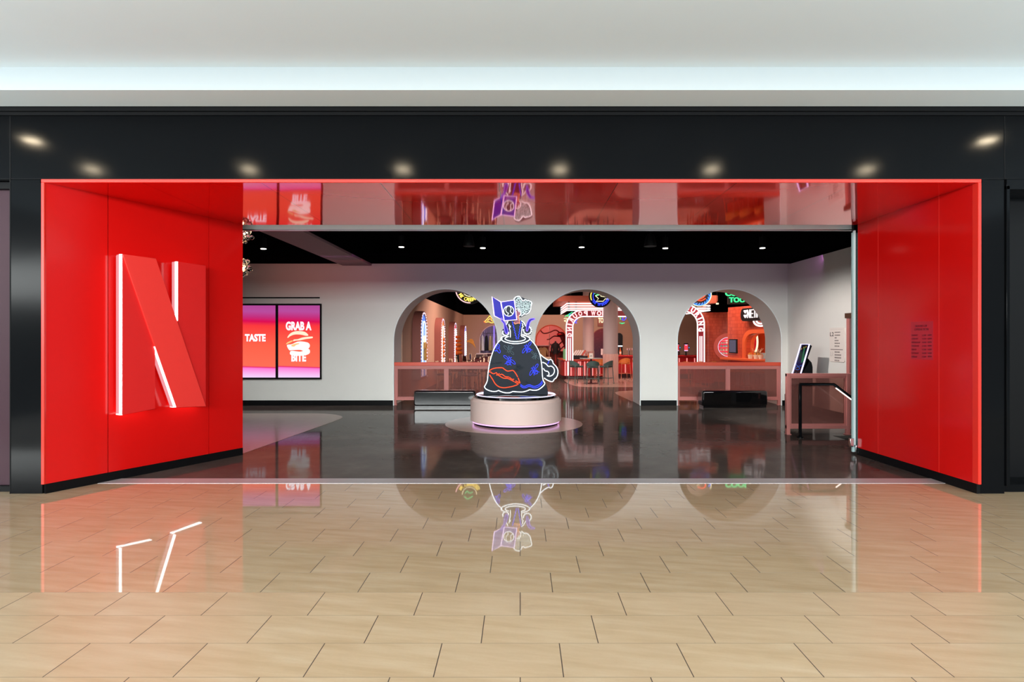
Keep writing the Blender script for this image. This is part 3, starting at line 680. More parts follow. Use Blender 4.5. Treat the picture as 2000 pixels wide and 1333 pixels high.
guard('low coral barrier with rose panes across the arch on the right', 3.805, 6.335, WY + 0.06, [5.06], 1.045, True, M_['salmon'], M_['salmon_cap'])
guard('salmon guard rail with rose panes around the stair beside the right wall', 4.482, 6.45, 9.90, [5.52], 1.03, False, M_['salmon'], M_['salmon_cap'], z0=0.10)

# black handrail at the stair with a strip light under its sloping part
hd = thing('handrail', 'black handrail bending down the stair with a lit strip beneath', 'handrail', (4.565, 9.60, 0))
a = P(1562, 751, 9.60); b = P(1628, 751, 9.60); e = P(1690, 797, 9.60)
L = lambda v: (v.x - 4.565, 0, v.z)
MB().tube([L(a) , L(b), L(e), L(P(1760, 849, 9.6))], 0.024, n=10).build('rail', M_['black_panel'], hd)
box('post', M_['black_panel'], -0.021, 0.021, -0.021, 0.021, 0.0, L(a)[2], hd, bevel=0.006)
MB().cyl((0, 0, 0), (0, 0, 0.015), 0.05, 16).build('flange', M_['black_panel'], hd)
q = Vector(L(b)) + Vector((0.04, 0, -0.06)); r_ = Vector(L(e)) + Vector((0.0, 0, -0.035))
MB().tube([q, r_], 0.012).build('light_strip', NEON['strip_warm'], hd)

# leaning kiosk behind the guard rail
ks = thing('info_kiosk', 'leaning black kiosk edged in violet-white light behind the stair rail', 'kiosk', (5.5, 12.0, 0))
kp = [(0.05, 0.0), (0.40, 0.0), (0.46, 0.1), (0.46, 1.04), (0.44, 1.13), (0.36, 1.22), (0.448, 1.47), (0.40, 1.50), (0.12, 0.54), (0.05, 0.45)]
MB().plate([kp], 0.0, 0.36).build('body', M_['black'], ks, bevel=0.006)
lean = math.atan2(0.406 - 0.12, 1.50 - 0.54); ln = math.hypot(0.286, 0.96)
def on_kiosk(mb, name, m):
    o = mb.build(name, m, ks); o.location = (0.12, 0, 0.54); o.rotation_euler = (0, lean, 0); return o
on_kiosk(MB().plate([[(0.02, 0.02), (0.34, 0.02), (0.34, ln - .01), (0.02, ln - .01)]], -0.006, 0.004, 'yz'), 'display', mat('kiosk_screen', rgb(14, 12, 24), 0.1, var=0.0))
on_kiosk(MB().tube([(-0.012, 0.0, .29), (-0.012, 0.0, ln), (-0.012, 0.36, ln), (-0.012, 0.36, .29)], 0.013), 'light_edge', glow('neon_lilac', (0.62, 0.55, 1.0), 2.6))
on_kiosk(MB().plate([[(0.08, 0.62), (0.13, 0.60), (0.20, 0.92), (0.15, 0.95)]], -0.008, -0.006, 'yz').plate([[(0.02, 0.76), (0.06, 0.62), (0.1, 0.64), (0.05, 0.80)]], -0.008, -0.006, 'yz'), 'green_graphic', glow('screen_green', (0.02, 0.30, 0.12), 0.4))
on_kiosk(MB().plate([circle(0.20, 0.93, 0.022, 12)], -0.010, -0.008, 'yz').plate([circle(0.29, 0.90, 0.02, 12)], -0.010, -0.008, 'yz').plate([circle(0.12, 0.95, 0.02, 12)], -0.010, -0.008, 'yz'), 'yellow_graphic', glow('screen_yellow', (0.8, 0.5, 0.06), 0.35))
on_kiosk(MB().tube([(-0.01, 0.33, 0.56), (-0.01, 0.2, 0.52), (-0.01, 0.05, 0.55)], 0.006).tube([(-0.01, 0.2 + .09 * math.cos(t * .4), 0.48 + .03 * math.sin(t * .4)) for t in range(16)], 0.006, True), 'blue_graphic', glow('screen_blue', (0.05, 0.15, 0.7), 0.5))
on_kiosk(MB().plate([[(0.15, 0.30), (0.25, 0.24), (0.28, 0.34), (0.2, 0.40)]], -0.008, -0.006, 'yz').plate([[(0.08, 0.13), (0.30, 0.12), (0.30, 0.22), (0.08, 0.22)]], -0.008, -0.006, 'yz'), 'grey_graphic', mat('screen_grey', rgb(46, 50, 66), 0.3, var=0.0))

# wall directory and lift door on the right lobby wall
frE = Frame((RX, WY), (0, -1))
dr = thing('directory_plate', 'pale wall directory headed L2 beside the lift door', 'sign', (RX, WY, 0), frE.rz)
a, b = frE.at(1621.8, 706.5), frE.at(1651.3, 640)
MB().plate([[(a[0] + .03, a[1]), (b[0] - .03, a[1]), (b[0], a[1] + .03), (b[0], b[1]), (a[0], b[1]), (a[0], a[1] + .03)]], -0.018, -0.001).build('plate', M_['sign_plate'], dr, bevel=0.003)
mb = MB(); rlines(mb, frE, [('L2', 1623, 1630, 649.2, 657.2)], -0.019); mb.build('level_heading', M_['ink'], dr)
mb = MB(); rlines(mb, frE, [('L1', 1623.8, 1628.2, 687.5, 695.8)], -0.019); mb.build('faded_heading', mat('faint_ink', rgb(196, 186, 180), 0.5, var=0), dr)
GI = mat('grey_ink', rgb(110, 98, 96), 0.5, var=0.0)
for yy, x1 in ((649.5, 1642.6), (655, 1642.4), (660.3, 1636.2), (665.7, 1639.2), (671, 1641.8), (688.2, 1642), (693.8, 1644.5), (699.2, 1644.5)):
    mb = MB(); p, q = frE.at(1632, yy + 1.1), frE.at(x1, yy - 1.1)
    x = p[0]
    while x < q[0]:
        w = random.uniform(.02, .035); mb.box(x, min(x + w, q[0]), -0.0195, -0.018, p[1], q[1]); x += w + .012
    mb.build('small_lettering', GI, dr)
for y0 in (675.4, 703.4): rlines(MB(), frE, [('RESTROOMS', 1632, 1641, y0, y0 + 2.4)], -0.019).build('small_lettering', GI, dr)
for y0, y1 in ((643.6, 644.2), (683, 683.6)):
    p, q = frE.at(1624, y1), frE.at(1648, y0); box('divider_line', GI, p[0], q[0], -0.0195, -0.018, p[1], q[1], dr)
ld = thing('lift_door', 'brushed metal lift door with a bronze lintel beyond the right red wall', 'lift door', (RX, WY, 0), frE.rz)
a = frE.at(1655.5, 614)[0]
box('lintel', M_['brown'], a, a + 1.5, -0.06, -0.001, 2.02, 2.12, ld, bevel=0.003)
box('jamb', M_['salmon'], a + 0.01, a + 0.10, -0.03, -0.001, 0.0, 2.02, ld)
box('leaf', M_['steel'], a + 0.10, a + 1.4, -0.012, -0.001, 0.0, 2.02, ld)

# pendants and ceiling speakers
for i, (x, y, lab) in enumerate(((514.5, 486, 'slim black pendant downlight beside the pale ceiling beam above the menu screens'), (784, 482.5, 'slim black pendant downlight above the arch left of the neon teacup'),
                                 (943, 484.5, 'slim black pendant downlight beside a bell-shaped speaker above the neon teacup'), (1136, 483, 'slim black pendant downlight above the open middle archway'),
                                 (1299.5, 485, 'slim black pendant downlight beside the larger hanging speaker'), (1489, 484.5, 'slim black pendant downlight above the right end of the far arch'))):
    d = 10.3; p = P(x, y, d)
    t = thing('pendant_light', lab, 'pendant light', p, group='ceiling pendant lights')
    MB().lathe([(0.0, 0.0), (0.048, 0.0), (0.048, 0.19), (0.0, 0.19)], (0, 0, 0), 20).build('tube_body', M_['pendant'], t)
    MB().cyl((0, 0, 0.19), (0, 0, CEIL + 0.02 - p.z), 0.01, 8).build('rod', M_['pendant'], t)
    MB().lathe([(0.0, -0.008), (0.046, -0.008), (0.046, 0.0), (0.0, 0.0)], (0, 0, 0), 20).build('lens', NEON['pendant'], t)
    spot('pendant_beam', (p.x, p.y, p.z - 0.03), 16, (1, 0.9, 0.8), 95)
p = P(1567.5, 449.2, 8.75)
t = thing('pendant_light', 'slim black pendant downlight just under the metal track at the right', 'pendant light', p, group='ceiling pendant lights')
MB().lathe([(0.0, 0.0), (0.048, 0.0), (0.048, 0.19), (0.0, 0.19)], (0, 0, 0), 20).build('tube_body', M_['pendant'], t)
MB().lathe([(0.0, -0.008), (0.046, -0.008), (0.046, 0.0), (0.0, 0.0)], (0, 0, 0), 20).build('lens', NEON['pendant'], t)
for x, y, sc_, lab in ((1270, 481.5, 1.0, 'black bell-shaped hanging speaker above the pier right of the middle archway'), (916, 481.5, 0.9, 'faint black bell-shaped speaker above the neon teacup')):
    p = P(x, y, 10.0)
    t = thing('hanging_speaker', lab, 'speaker', p)
    MB().lathe([(0.0, 0.012), (0.10 * sc_, 0.012), (0.103 * sc_, 0.03), (0.07 * sc_, 0.17), (0.05 * sc_, 0.205), (0.0, 0.212)], (0, 0, 0), 28).build('housing', M_['speaker'], t)
    MB().lathe([(0.0, -0.004), (0.106 * sc_, 0.0), (0.106 * sc_, 0.012), (0.0, 0.012)], (0, 0, 0), 28).build('grille', M_['speaker'], t)
    MB().cyl((0, 0, 0.21), (0, 0, CEIL + 0.02 - p.z), 0.012, 8).build('rod', M_['speaker'], t)
BULB = glow('warm_bulb', (1.0, 0.66, 0.38), 14.0)
# clusters of glass bubbles beside the left red wall
for j, (x, y, lab) in enumerate(((474, 456, 'upper cluster of glass bubbles hanging beside the left red wall'), (470, 520, 'lower cluster of glass bubbles hanging beside the left red wall'))):
    d = 9.35 + 0.5 * j; p = P(x, y, d)
    t = thing('bubble_lamp', lab, 'pendant light', p, group='glass bubble lamps')
    rng = random.Random(20 + j); pts = []
    mb = MB()
    for k in range(34):
        a, c = rng.uniform(0, 2 * PI), rng.uniform(-1, 1); s = math.sqrt(1 - c * c); rr = rng.uniform(0.09, 0.15)
        mb.ball((rr * s * math.cos(a), rr * s * math.sin(a), rr * c), rng.uniform(0.026, 0.05), 10)
    mb.build('bubbles', M_['bubble'], t)
    for k in range(7):
        a, c = rng.uniform(0, 2 * PI), rng.uniform(-1, 1); q = math.sqrt(1 - c * c)
        MB().ball((0.065 * q * math.cos(a), 0.065 * q * math.sin(a), 0.065 * c), 0.017, 8).build('bulb', BULB, t)
    MB().cyl((0, 0, 0.1), (0, 0, CEIL + 0.02 - p.z), 0.006, 8).build('cord', M_['pendant'], t)
# recessed downlights in the mall ceiling, seen as soft reflections on the black fascia
for i, (x, y) in enumerate([(-6.61, 3.14), (-4.19, 3.14), (-1.81, 3.14), (0.61, 3.14), (2.96, 3.14), (5.36, 3.12), (-6.45, 4.46), (6.17, 4.46)]):
    t = thing('recessed_downlight', 'round recessed downlight in the white mall ceiling, mirrored on the black fascia', 'ceiling light', (x, y, 4.234), group='mall ceiling downlights')
    MB().lathe([(0.10, 0.0), (0.125, -0.008), (0.125, 0.0)], (0, 0, 0), 28).build('ring', M_['mall_white'], t)
    MB().lathe([(0.0, -0.004), (0.10, -0.004)], (0, 0, 0), 28).build('lens', NEON['lamp'], t)

# ================================================================ the neon teacup on its drum
CXs, CYs = -0.083, 11.27
pd = thing('display_drum', 'pale pink round drum with a black top and glowing foot under the neon teacup', 'pedestal', (CXs, CYs, 0))
MB().lathe([(0.0, 0.0), (0.80, 0.0), (0.80, 0.035), (0.0, 0.035)], (0, 0, 0.003), 96).build('plinth', M_['black'], pd)
MB().lathe([(0.0, 0.066), (0.85, 0.066), (0.865, 0.075), (0.865, 0.452), (0.858, 0.460), (0.835, 0.462), (0.83, 0.468), (0.83, 0.497), (0.82, 0.503), (0.0, 0.503)], (0, 0, 0), 96).build('drum', M_['pink_paint'], pd, sharp=25)
MB().lathe([(0.815, 0.038), (0.83, 0.040), (0.83, 0.066), (0.815, 0.066)], (0, 0, 0), 96).build('foot_light', NEON['base_pink'], pd)
MB().lathe([(0.0, 0.503), (0.775, 0.503), (0.775, 0.545), (0.765, 0.55), (0.0, 0.55)], (0, 0, 0), 96).build('black_top', M_['bench_black'], pd)
MB().tube([(0.748 * math.cos(2 * PI * k / 96), 0.748 * math.sin(2 * PI * k / 96), 0.556) for k in range(96)], 0.009, True).build('ring_light', NEON['ringlight'], pd)
SY = 11.22                                                # plane of the cut-out sign
def cropmap(x0, y0, s, dy=0.0): return lambda pts, off=0.0: [tuple(P(x0 + x / s, y0 + y / s, SY) - Vector((CXs, CYs - off, 0))) for x, y in pts]
cA, cB, cC, cD = cropmap(940, 560, 11.107), cropmap(930, 650, 6.667), cropmap(1000, 640, 8.33), cropmap(935, 640, 8.33)
tc = thing('neon_teacup', 'tall neon teacup sign with red lips, blue bees and a lady reading a card', 'neon sign', (CXs, CYs, 0))
tc_d = SY - CYs                                           # local y of the front plane
def sheet(name, m, pts, y0, y1): return MB().plate([[(p[0], p[2]) for p in pts]], tc_d + y0, tc_d + y1).build(name, m, tc, bevel=0.004)
def T(mb, pts, r=0.0088, y=-0.03, closed=False, sm=5):
    q = [(p[0], tc_d + y, p[2]) for p in pts]
    mb.tube(smooth(q, sm, closed) if sm else q, r, closed); return mb
# cup body
cup = cB([(95, 808), (97, 760), (98, 700), (125, 660), (142, 615), (147, 560), (156, 465), (174, 375), (198, 290), (233, 198), (280, 125), (325, 75), (360, 55), (660, 45), (705, 72), (740, 112), (785, 168), (820, 235), (844, 310), (859, 400), (867, 480), (871, 560), (880, 620), (900, 655), (922, 700), (933, 760), (935, 808)])
sheet('cup_panel', M_['backing'], cup, 0.0, 0.09)
sheet('handle_panel', M_['backing'], cC([(440, 420), (500, 462), (540, 498), (590, 518), (632, 508), (668, 538), (684, 582), (732, 636), (758, 700), (752, 775), (726, 826), (696, 850), (680, 880), (640, 893), (575, 872), (510, 830), (500, 700)]), 0.0, 0.07)
mb = MB()
T(mb, cB([(340, 75), (325, 92), (285, 130), (240, 200), (205, 290), (180, 380), (163, 470), (153, 560), (147, 620), (130, 665), (108, 703)]))
T(mb, cB([(108, 703), (125, 730), (165, 752), (215, 765), (262, 764), (291, 752)])); T(mb, cB([(291, 752), (330, 770), (385, 783), (435, 782), (452, 777), (478, 766)]))
T(mb, cB([(478, 766), (540, 771), (600, 772), (650, 762), (698, 742)])); T(mb, cB([(698, 742), (745, 750), (800, 745), (850, 715), (885, 680), (894, 656)]))
T(mb, cB([(894, 656), (872, 620), (862, 560), (858, 480), (850, 400), (835, 310), (810, 235), (775, 170), (730, 115), (695, 82)]))
mb.build('cup_outline', NEON['white'], tc)
mb = MB()
T(mb, cA([(500, 1078), (440, 1110), (430, 1140), (470, 1180), (560, 1215), (680, 1238), (800, 1238), (920, 1218), (1010, 1180), (1052, 1140), (1030, 1105), (960, 1070), (885, 1048)]), y=-0.04)
T(mb, cA([(600, 1085), (540, 1105), (515, 1132), (550, 1160), (630, 1185), (740, 1195), (850, 1185), (930, 1162), (958, 1130), (930, 1100), (870, 1080)]), y=-0.04)
mb.build('cup_rim', NEON['white'], tc)
mb = MB()
T(mb, cC([(455, 435), (520, 490), (590, 530), (630, 520), (660, 550), (670, 585), (720, 640), (745, 700), (740, 770), (715, 820), (685, 842), (670, 870), (640, 880), (580, 860), (520, 820)]))
T(mb, cC([(495, 565), (550, 590), (590, 632), (640, 630), (680, 665), (688, 720), (660, 770), (610, 792), (568, 785)])); T(mb, cC([(568, 785), (596, 775), (600, 745), (580, 715), (540, 705), (508, 665)]))
mb.build('handle_outline', NEON['white'], tc)
mb = MB(); T(mb, cC([(602, 545), (590, 570), (580, 592)]), 0.008); T(mb, cC([(140, 925), (175, 952), (215, 955), (250, 938), (290, 933), (340, 953), (380, 955), (430, 935), (468, 903), (490, 868)]), 0.008)
mb.build('hem_wave', NEON['blue'], tc); mb = MB(); T(mb, cC([(135, 948), (180, 980), (230, 976), (272, 957), (310, 965), (360, 983), (410, 976), (450, 952), (485, 917), (498, 893)]), 0.008)
mb.build('hem_wave', NEON['blue'], tc)
mb = MB()
for pts in ([(170, 705), (220, 675), (290, 658), (380, 655), (420, 680), (465, 708), (510, 705), (560, 700), (600, 745), (635, 805)], [(642, 820), (660, 870), (672, 903)], [(672, 905), (600, 866)], [(170, 725), (195, 725), (215, 742), (250, 752), (275, 738)], [(284, 730), (300, 752), (322, 768)], [(285, 772), (320, 770), (335, 745)],
            [(345, 768), (382, 762), (430, 797), (492, 805)], [(500, 810), (540, 842), (575, 842)], [(320, 775), (400, 822), (470, 828), (530, 855), (576, 880)], [(585, 885), (650, 922)], [(178, 770), (225, 840), (270, 915), (330, 963), (410, 980), (490, 970), (560, 955), (632, 930)]):
    T(mb, cD(pts), 0.0085)
mb.build('lips', NEON['red'], tc)
def bee(cx, cy, s, rot, m, r, flip=1, only=None):         # a bee drawn in bent tube: two wings, round striped body, head, feelers, legs
    c, sn = math.cos(R(rot)), math.sin(R(rot))
    tr = lambda pts: cB([(cx + s * (flip * x * c - y * sn), cy + s * (flip * x * sn + y * c)) for x, y in pts])
    mb = MB(); k = 0.006
    W1 = [(-14, -14), (-40, -40), (-72, -54), (-86, -46), (-74, -28), (-40, -12)]; W2 = [(16, -8), (44, -14), (76, 6), (92, 26), (84, 36), (56, 26), (24, 8)]
    body = [(30 * math.cos(t * PI / 8) - 2, 32 + 28 * math.sin(t * PI / 8)) for t in range(16)]
    T(mb, tr(W1), r, closed=True)
    T(mb, tr(W2), r, closed=True)
    if only != 'wings':
        T(mb, tr(body), r, closed=True)
        T(mb, tr([(-26, 24), (-4, 18), (22, 26)]), r); T(mb, tr([(-28, 38), (-4, 32), (24, 40)]), r)
        T(mb, tr([(16 * math.cos(t * PI / 5) + 2, -20 + 15 * math.sin(t * PI / 5)) for t in range(10)]), r, closed=True)
        for q in ([(-4, -34), (-10, -50), (-20, -54)], [(8, -34), (18, -46), (28, -44)], [(-28, 48), (-42, 52), (-46, 62)], [(26, 46), (38, 54), (40, 64)], [(-8, 60), (-12, 70)], [(22, 8), (36, 8)]): T(mb, tr(q), r, sm=3)
    mb.build('bee', m, tc)
bee(665, 200, 0.92, -28, NEON['blue'], 0.005, -1); bee(430, 362, 0.95, 12, NEON['blue'], 0.005); bee(757, 488, 0.92, -30, NEON['blue'], 0.005, -1)
mb = MB()
for pts in ([(270, 175), (255, 200), (235, 205)], [(275, 200), (300, 215), (316, 245), (308, 266), (290, 256), (272, 225), (270, 200)], [(262, 228), (250, 248)], [(280, 180), (270, 165), (278, 150)], [(288, 188), (304, 180), (300, 160), (285, 148)], [(292, 195), (308, 200)], [(236, 238), (262, 232), (278, 246)]): T(mb, cB(pts), 0.005)
mb.build('bee', NEON['blue'], tc)
bee(432, 222, 0.88, 198, M_['grey_tube'], 0.004); bee(765, 300, 0.72, 20, M_['grey_tube'], 0.004); bee(545, 462, 0.78, 190, M_['dim_tube'], 0.004, -1); bee(262, 388, 0.7, 150, M_['dim_tube'], 0.004, only='wings'); bee(690, 662, 0.6, 200, M_['dim_tube'], 0.004, only='wings')
# lady: bodice, sleeves, gloved arms, card, hair (no features drawn)
sheet('bodice_panel', M_['backing'], cA([(600, 1140), (590, 1080), (455, 1070), (440, 960), (500, 900), (540, 800), (600, 740), (860, 735), (930, 780), (975, 860), (1080, 880), (1105, 950), (1080, 1040), (1000, 1060), (900, 1010), (895, 1140)]), 0.015, 0.08)
sheet('face_panel', M_['plum'], cA([(720, 815), (712, 770), (770, 700), (765, 520), (830, 540), (850, 600), (812, 650), (805, 690), (830, 740), (845, 805)]), -0.01, 0.03)
sheet('hair_panel', M_['backing'], cA([(690, 300), (740, 222), (815, 205), (880, 232), (960, 262), (1050, 290), (1108, 335), (1100, 420), (1075, 530), (1010, 610), (940, 625), (870, 665), (820, 660), (780, 560), (740, 480)]), 0.02, 0.09)
mb = MB(); T(mb, cA([(705, 278), (750, 232), (820, 216), (845, 240), (868, 268), (905, 315), (950, 288), (985, 300), (1040, 312), (1092, 350), (1080, 430), (1058, 530), (990, 598), (935, 600), (870, 645)]), 0.009); mb.build('hair_outline', NEON['white'], tc)
mb = MB(); rng = random.Random(5); hp = [(700, 285), (820, 220), (900, 320), (960, 295), (1085, 350), (1050, 530), (930, 600), (860, 630), (850, 520), (760, 470)]
def inside(x, y):
    c = False; n = len(hp)
    for i in range(n):
        (a, b), (d, e) = hp[i], hp[i - 1]
        if (b > y) != (e > y) and x < (d - a) * (y - b) / (e - b) + a: c = not c
    return c
for gx in range(715, 1090, 24):
    for gy in range(225, 635, 24):
        x, y = gx + rng.uniform(-8, 8), gy + rng.uniform(-8, 8)
        if inside(x, y):
            a0 = rng.uniform(0, 6.28); T(mb, cA([(x + (4 + 1.8 * k) * math.cos(a0 + k * 0.9), y + (4 + 1.8 * k) * math.sin(a0 + k * 0.9)) for k in range(7)]), 0.0034, y=0.012, sm=0)
mb.build('hair_curls', M_['pale_tube'], tc)
mb = MB(); T(mb, cA([(758, 492), (800, 492), (840, 520), (855, 570), (848, 622), (825, 640)]), 0.0075); T(mb, cA([(790, 515), (815, 535), (822, 558)]), 0.006); mb.build('hairline', NEON['white'], tc)
mb = MB(); T(mb, cA([(772, 668), (800, 655), (822, 628)]), 0.0075, sm=3); T(mb, cA([(805, 660), (803, 690), (818, 722), (838, 805)]), 0.0075, sm=3); T(mb, cA([(838, 806), (800, 792), (730, 815), (712, 768)]), 0.0075, sm=2); mb.build('neckline', NEON['orange'], tc)
zig = lambda p0, p1, n, amp: [(p0[0] + (p1[0] - p0[0]) * k / n + (amp if k % 2 else -amp), p0[1] + (p1[1] - p0[1]) * k / n) for k in range(n + 1)]
mb = MB(); T(mb, cA(zig((676, 765), (768, 1145), 13, 9)), 0.0075, sm=3); T(mb, cA(zig((864, 755), (802, 1140), 13, 9)), 0.0075, sm=3); mb.build('bodice_frills', NEON['blue'], tc)
frill = lambda cx, cy, r, a0, a1, n: [(cx + (r + (9 if k % 2 else -9)) * math.cos(R(a0 + (a1 - a0) * k / n)), cy + (r + (9 if k % 2 else -9)) * math.sin(R(a0 + (a1 - a0) * k / n))) for k in range(n + 1)]
mb = MB(); T(mb, cA([(622, 930), (632, 1000), (630, 1105)]), 0.008); T(mb, cA([(600, 815), (608, 862), (640, 880)]), 0.008); T(mb, cA([(612, 930), (618, 880), (632, 850)]), 0.008); T(mb, cA([(580, 760), (545, 830)]), 0.008); T(mb, cA([(890, 880), (876, 980), (868, 1075)]), 0.008); T(mb, cA([(870, 745), (920, 785), (962, 865)]), 0.008); T(mb, cA([(880, 800), (905, 830), (892, 850), (920, 880)]), 0.007)
T(mb, cA(frill(530, 1000, 66, 215, -5, 15)), 0.008, sm=3); T(mb, cA(frill(1000, 950, 84, 195, -65, 19)), 0.008, sm=3); mb.build('sleeve_outline', NEON['white'], tc)
LA = [(425, 700), (445, 755), (490, 815), (500, 920), (525, 1010), (555, 1020), (578, 1000), (580, 950), (545, 860), (510, 780), (475, 735), (450, 690)]
RA = [(975, 950), (975, 900), (985, 830), (1010, 760), (1055, 705), (1140, 695), (1156, 715), (1085, 745), (1050, 800), (1040, 870), (1005, 960), (988, 968)]
sheet('arm_panel', M_['blue_sheet'], cA(LA), -0.055, 0.02); sheet('arm_panel', M_['blue_sheet'], cA(RA), -0.012, 0.02)
mb = MB(); T(mb, cA(LA), 0.0075, y=-0.07, closed=True); mb.build('arm_outline', NEON['violet'], tc)
mb = MB(); T(mb, cA(RA), 0.0075, closed=True); mb.build('arm_outline', NEON['violet'], tc)
PL = [(236, 226), (424, 336), (497, 742), (284, 640)]; PR = [(430, 338), (716, 298), (772, 722), (498, 744)]
o = sheet('card_page', M_['blue_sheet'], cA(PL), -0.045, -0.02); o2 = sheet('card_page', M_['blue_sheet'], cA(PR), -0.045, -0.02)
mb = MB(); T(mb, cA(PL), 0.0115, y=-0.05, closed=True, sm=0); mb.build('card_outline', glow('neon_lavender', (0.80, 0.62, 1.0), 2.2), tc)
mb = MB(); T(mb, cA(PR), 0.0115, y=-0.05, closed=True, sm=0); mb.build('card_outline', glow('neon_lavender', (0.80, 0.62, 1.0), 2.2), tc)
sheet('medallion', M_['backing'], cA(circle(597, 535, 104, 28)), -0.047, -0.044)
mb = MB(); T(mb, cA(circle(597, 535, 110, 28)), 0.0065, y=-0.05, closed=True, sm=0); T(mb, cA([(560, 440), (535, 490), (540, 540), (570, 575), (590, 580), (572, 625)]), 0.005, y=-0.05); T(mb, cA([(625, 440), (648, 490), (632, 530), (640, 560), (680, 590)]), 0.005, y=-0.05); mb.build('medallion_outline', NEON['white'], tc)

# ================================================================ the food hall behind the arches
# four arched marquee boxes along the hall's left wall
frW = Frame((-3.05, WB), (0, 1))
foods = ['blue', 'orange', 'red', 'violet']
for i, (ya, yb, zt, key, lab) in enumerate(((16.62, 17.78, 2.43, 'blue', 'arched marquee box with a bright blue face, nearest of the four on the tan wall'), (20.9, 22.0, 2.39, 'orange', 'arched marquee box with an orange face between the blue one and the waffle one'),
                                 (25.0, 26.1, 2.36, 'red', 'arched marquee box with a crimson face holding a tall golden waffle stack'), (29.6, 30.8, 2.32, 'violet', 'arched marquee box with a blue-violet face, farthest along the tan wall'))):
    t = thing('marquee_sign', lab, 'lit sign', (-3.05, ya, 0), frW.rz, group=None)
    w = yb - ya; r = w / 2; D = 0.24
    ao = arch(r, r, 0.45, zt - r, 20); ai = arch(r, r - 0.11, 0.52, zt - r, 20)
    MB().plate([ao, ai], -D, -0.002).build('shell', M_['hall_box'], t)
    face = {'blue': (0.05, 0.22, 1.0), 'orange': (1.0, 0.22, 0.05), 'red': (0.9, 0.02, 0.06), 'violet': (0.14, 0.16, 1.0)}[key]
    MB().plate([ai], -D + 0.015, -0.004).build('face', glow('face_' + key, face, 1.2), t)
    MB().tube([(p[0], -D - 0.01, p[1]) for p in arch(r, r - 0.30, 0.55, zt - r, 16)], 0.014).build('inner_neon', NEON['white'] if key != 'orange' else NEON['warm'], t)
    mb = MB(); path = arch(r, r - 0.055, 0.50, zt - r, 30); acc = 0.0
    for p, q in zip(path, path[1:]):
        d = math.hypot(q[0] - p[0], q[1] - p[1]); k = 0.0
        while acc + 0.0 < d - k:
            k += acc; f = k / d; mb.ball((p[0] + (q[0] - p[0]) * f, -D - 0.005, p[1] + (q[1] - p[1]) * f), 0.02, 8); acc = 0.10
        acc = max(0.0, acc - (d - k)) if k < d else acc
    mb.build('bulb_border', NEON['bulb'], t)
    if key == 'blue':
        mb = MB(); T2 = lambda pts, r_: mb.tube(smooth([(p[0], -0.28, p[1]) for p in pts], 4), r_)
        T2([(0.35, 1.35), (0.5, 1.5), (0.62, 1.38), (0.5, 1.2), (0.55, 1.0)], 0.05); mb.build('figure_relief', M_['pizza'], t)
        MB().tube(smooth([(0.45, -0.28, 1.7), (0.4, -0.28, 1.58), (0.52, -0.28, 1.5)], 4), 0.03).build('tube_relief', NEON['cream'], t)
    if key == 'orange':
        mb = MB()
        for z in (1.0, 1.15, 1.3, 1.45, 1.6): mb.ball((0.4, -0.27, z), 0.09, 10, 1.4, 0.6, 0.8)
        mb.build('dumpling_relief', M_['amber'], t)
    if key == 'red':
        mb = MB()
        for k in range(5): mb.ball((r + (0.06 if k % 2 else -0.04), -0.34, 1.02 + 0.17 * k), 0.22 - 0.018 * k, 16, 1.0, 1.0, 0.42)
        mb.build('waffle_stack', M_['amber'], t)
        MB().cyl((r, -0.3, 0.6), (r, -0.3, 1.0), 0.10, 14).build('stand', M_['backing_black'], t)
    if key == 'violet':
        mb = MB(); T2 = mb.plate([[(-0.03, 0), (0.22, 0.16), (0.34, 0.1), (0.5, -0.36), (0.34, -0.16), (0.16, -0.06)]], -0.03, 0.03)
        o = mb.build('pizza_slice', M_['pizza'], t, bevel=0.02); o.location = (0.35, -0.32, 1.48); o.rotation_euler = (0, 0, R(-70))

# dining tables with chairs, half seen over the pink barrier
def make_chair():
    t = thing('dining_chair', 'dark dining chair with pale wooden legs', 'chair')
    MB().box(-0.21, 0.21, -0.2, 0.22, 0.44, 0.49).build('seat', M_['maroon'], t, bevel=0.015)
    for sx in (-1, 1):
        MB().cyl((sx * .19, -.18, 0), (sx * .18, -.17, .45), .018, 8, .022).build('leg', M_['wood'], t)
        MB().cyl((sx * .19, .23, 0), (sx * .18, .20, .46), .018, 8, .022).build('leg', M_['wood'], t)
        MB().tube(smooth([(sx * .18, .20, .46), (sx * .185, .225, .7), (sx * .19, .26, .90)], 4), .02, n=8).build('back_post', M_['wood'], t)
    MB().plate([[(-.17, .62), (.17, .62), (.18, .86), (-.18, .86)]], 0.222, 0.245).build('backrest', M_['maroon'], t, bevel=.008)
    return t
chair0 = make_chair()
def place(src, first, x, y, rz, label, group):
    o = src if first else copy_tree(src)
    o.location = (x, y, 0); o.rotation_euler = (0, 0, rz); o['label'] = label; o['group'] = group; return o
used = False
tabs = [(-1.9, 19.2), (-1.75, 21.7), (-0.3, 20.2), (-1.85, 24.4), (-0.25, 22.8), (-1.85, 27.0), (-0.15, 25.4), (-1.7, 29.4), (-0.05, 28.2)]
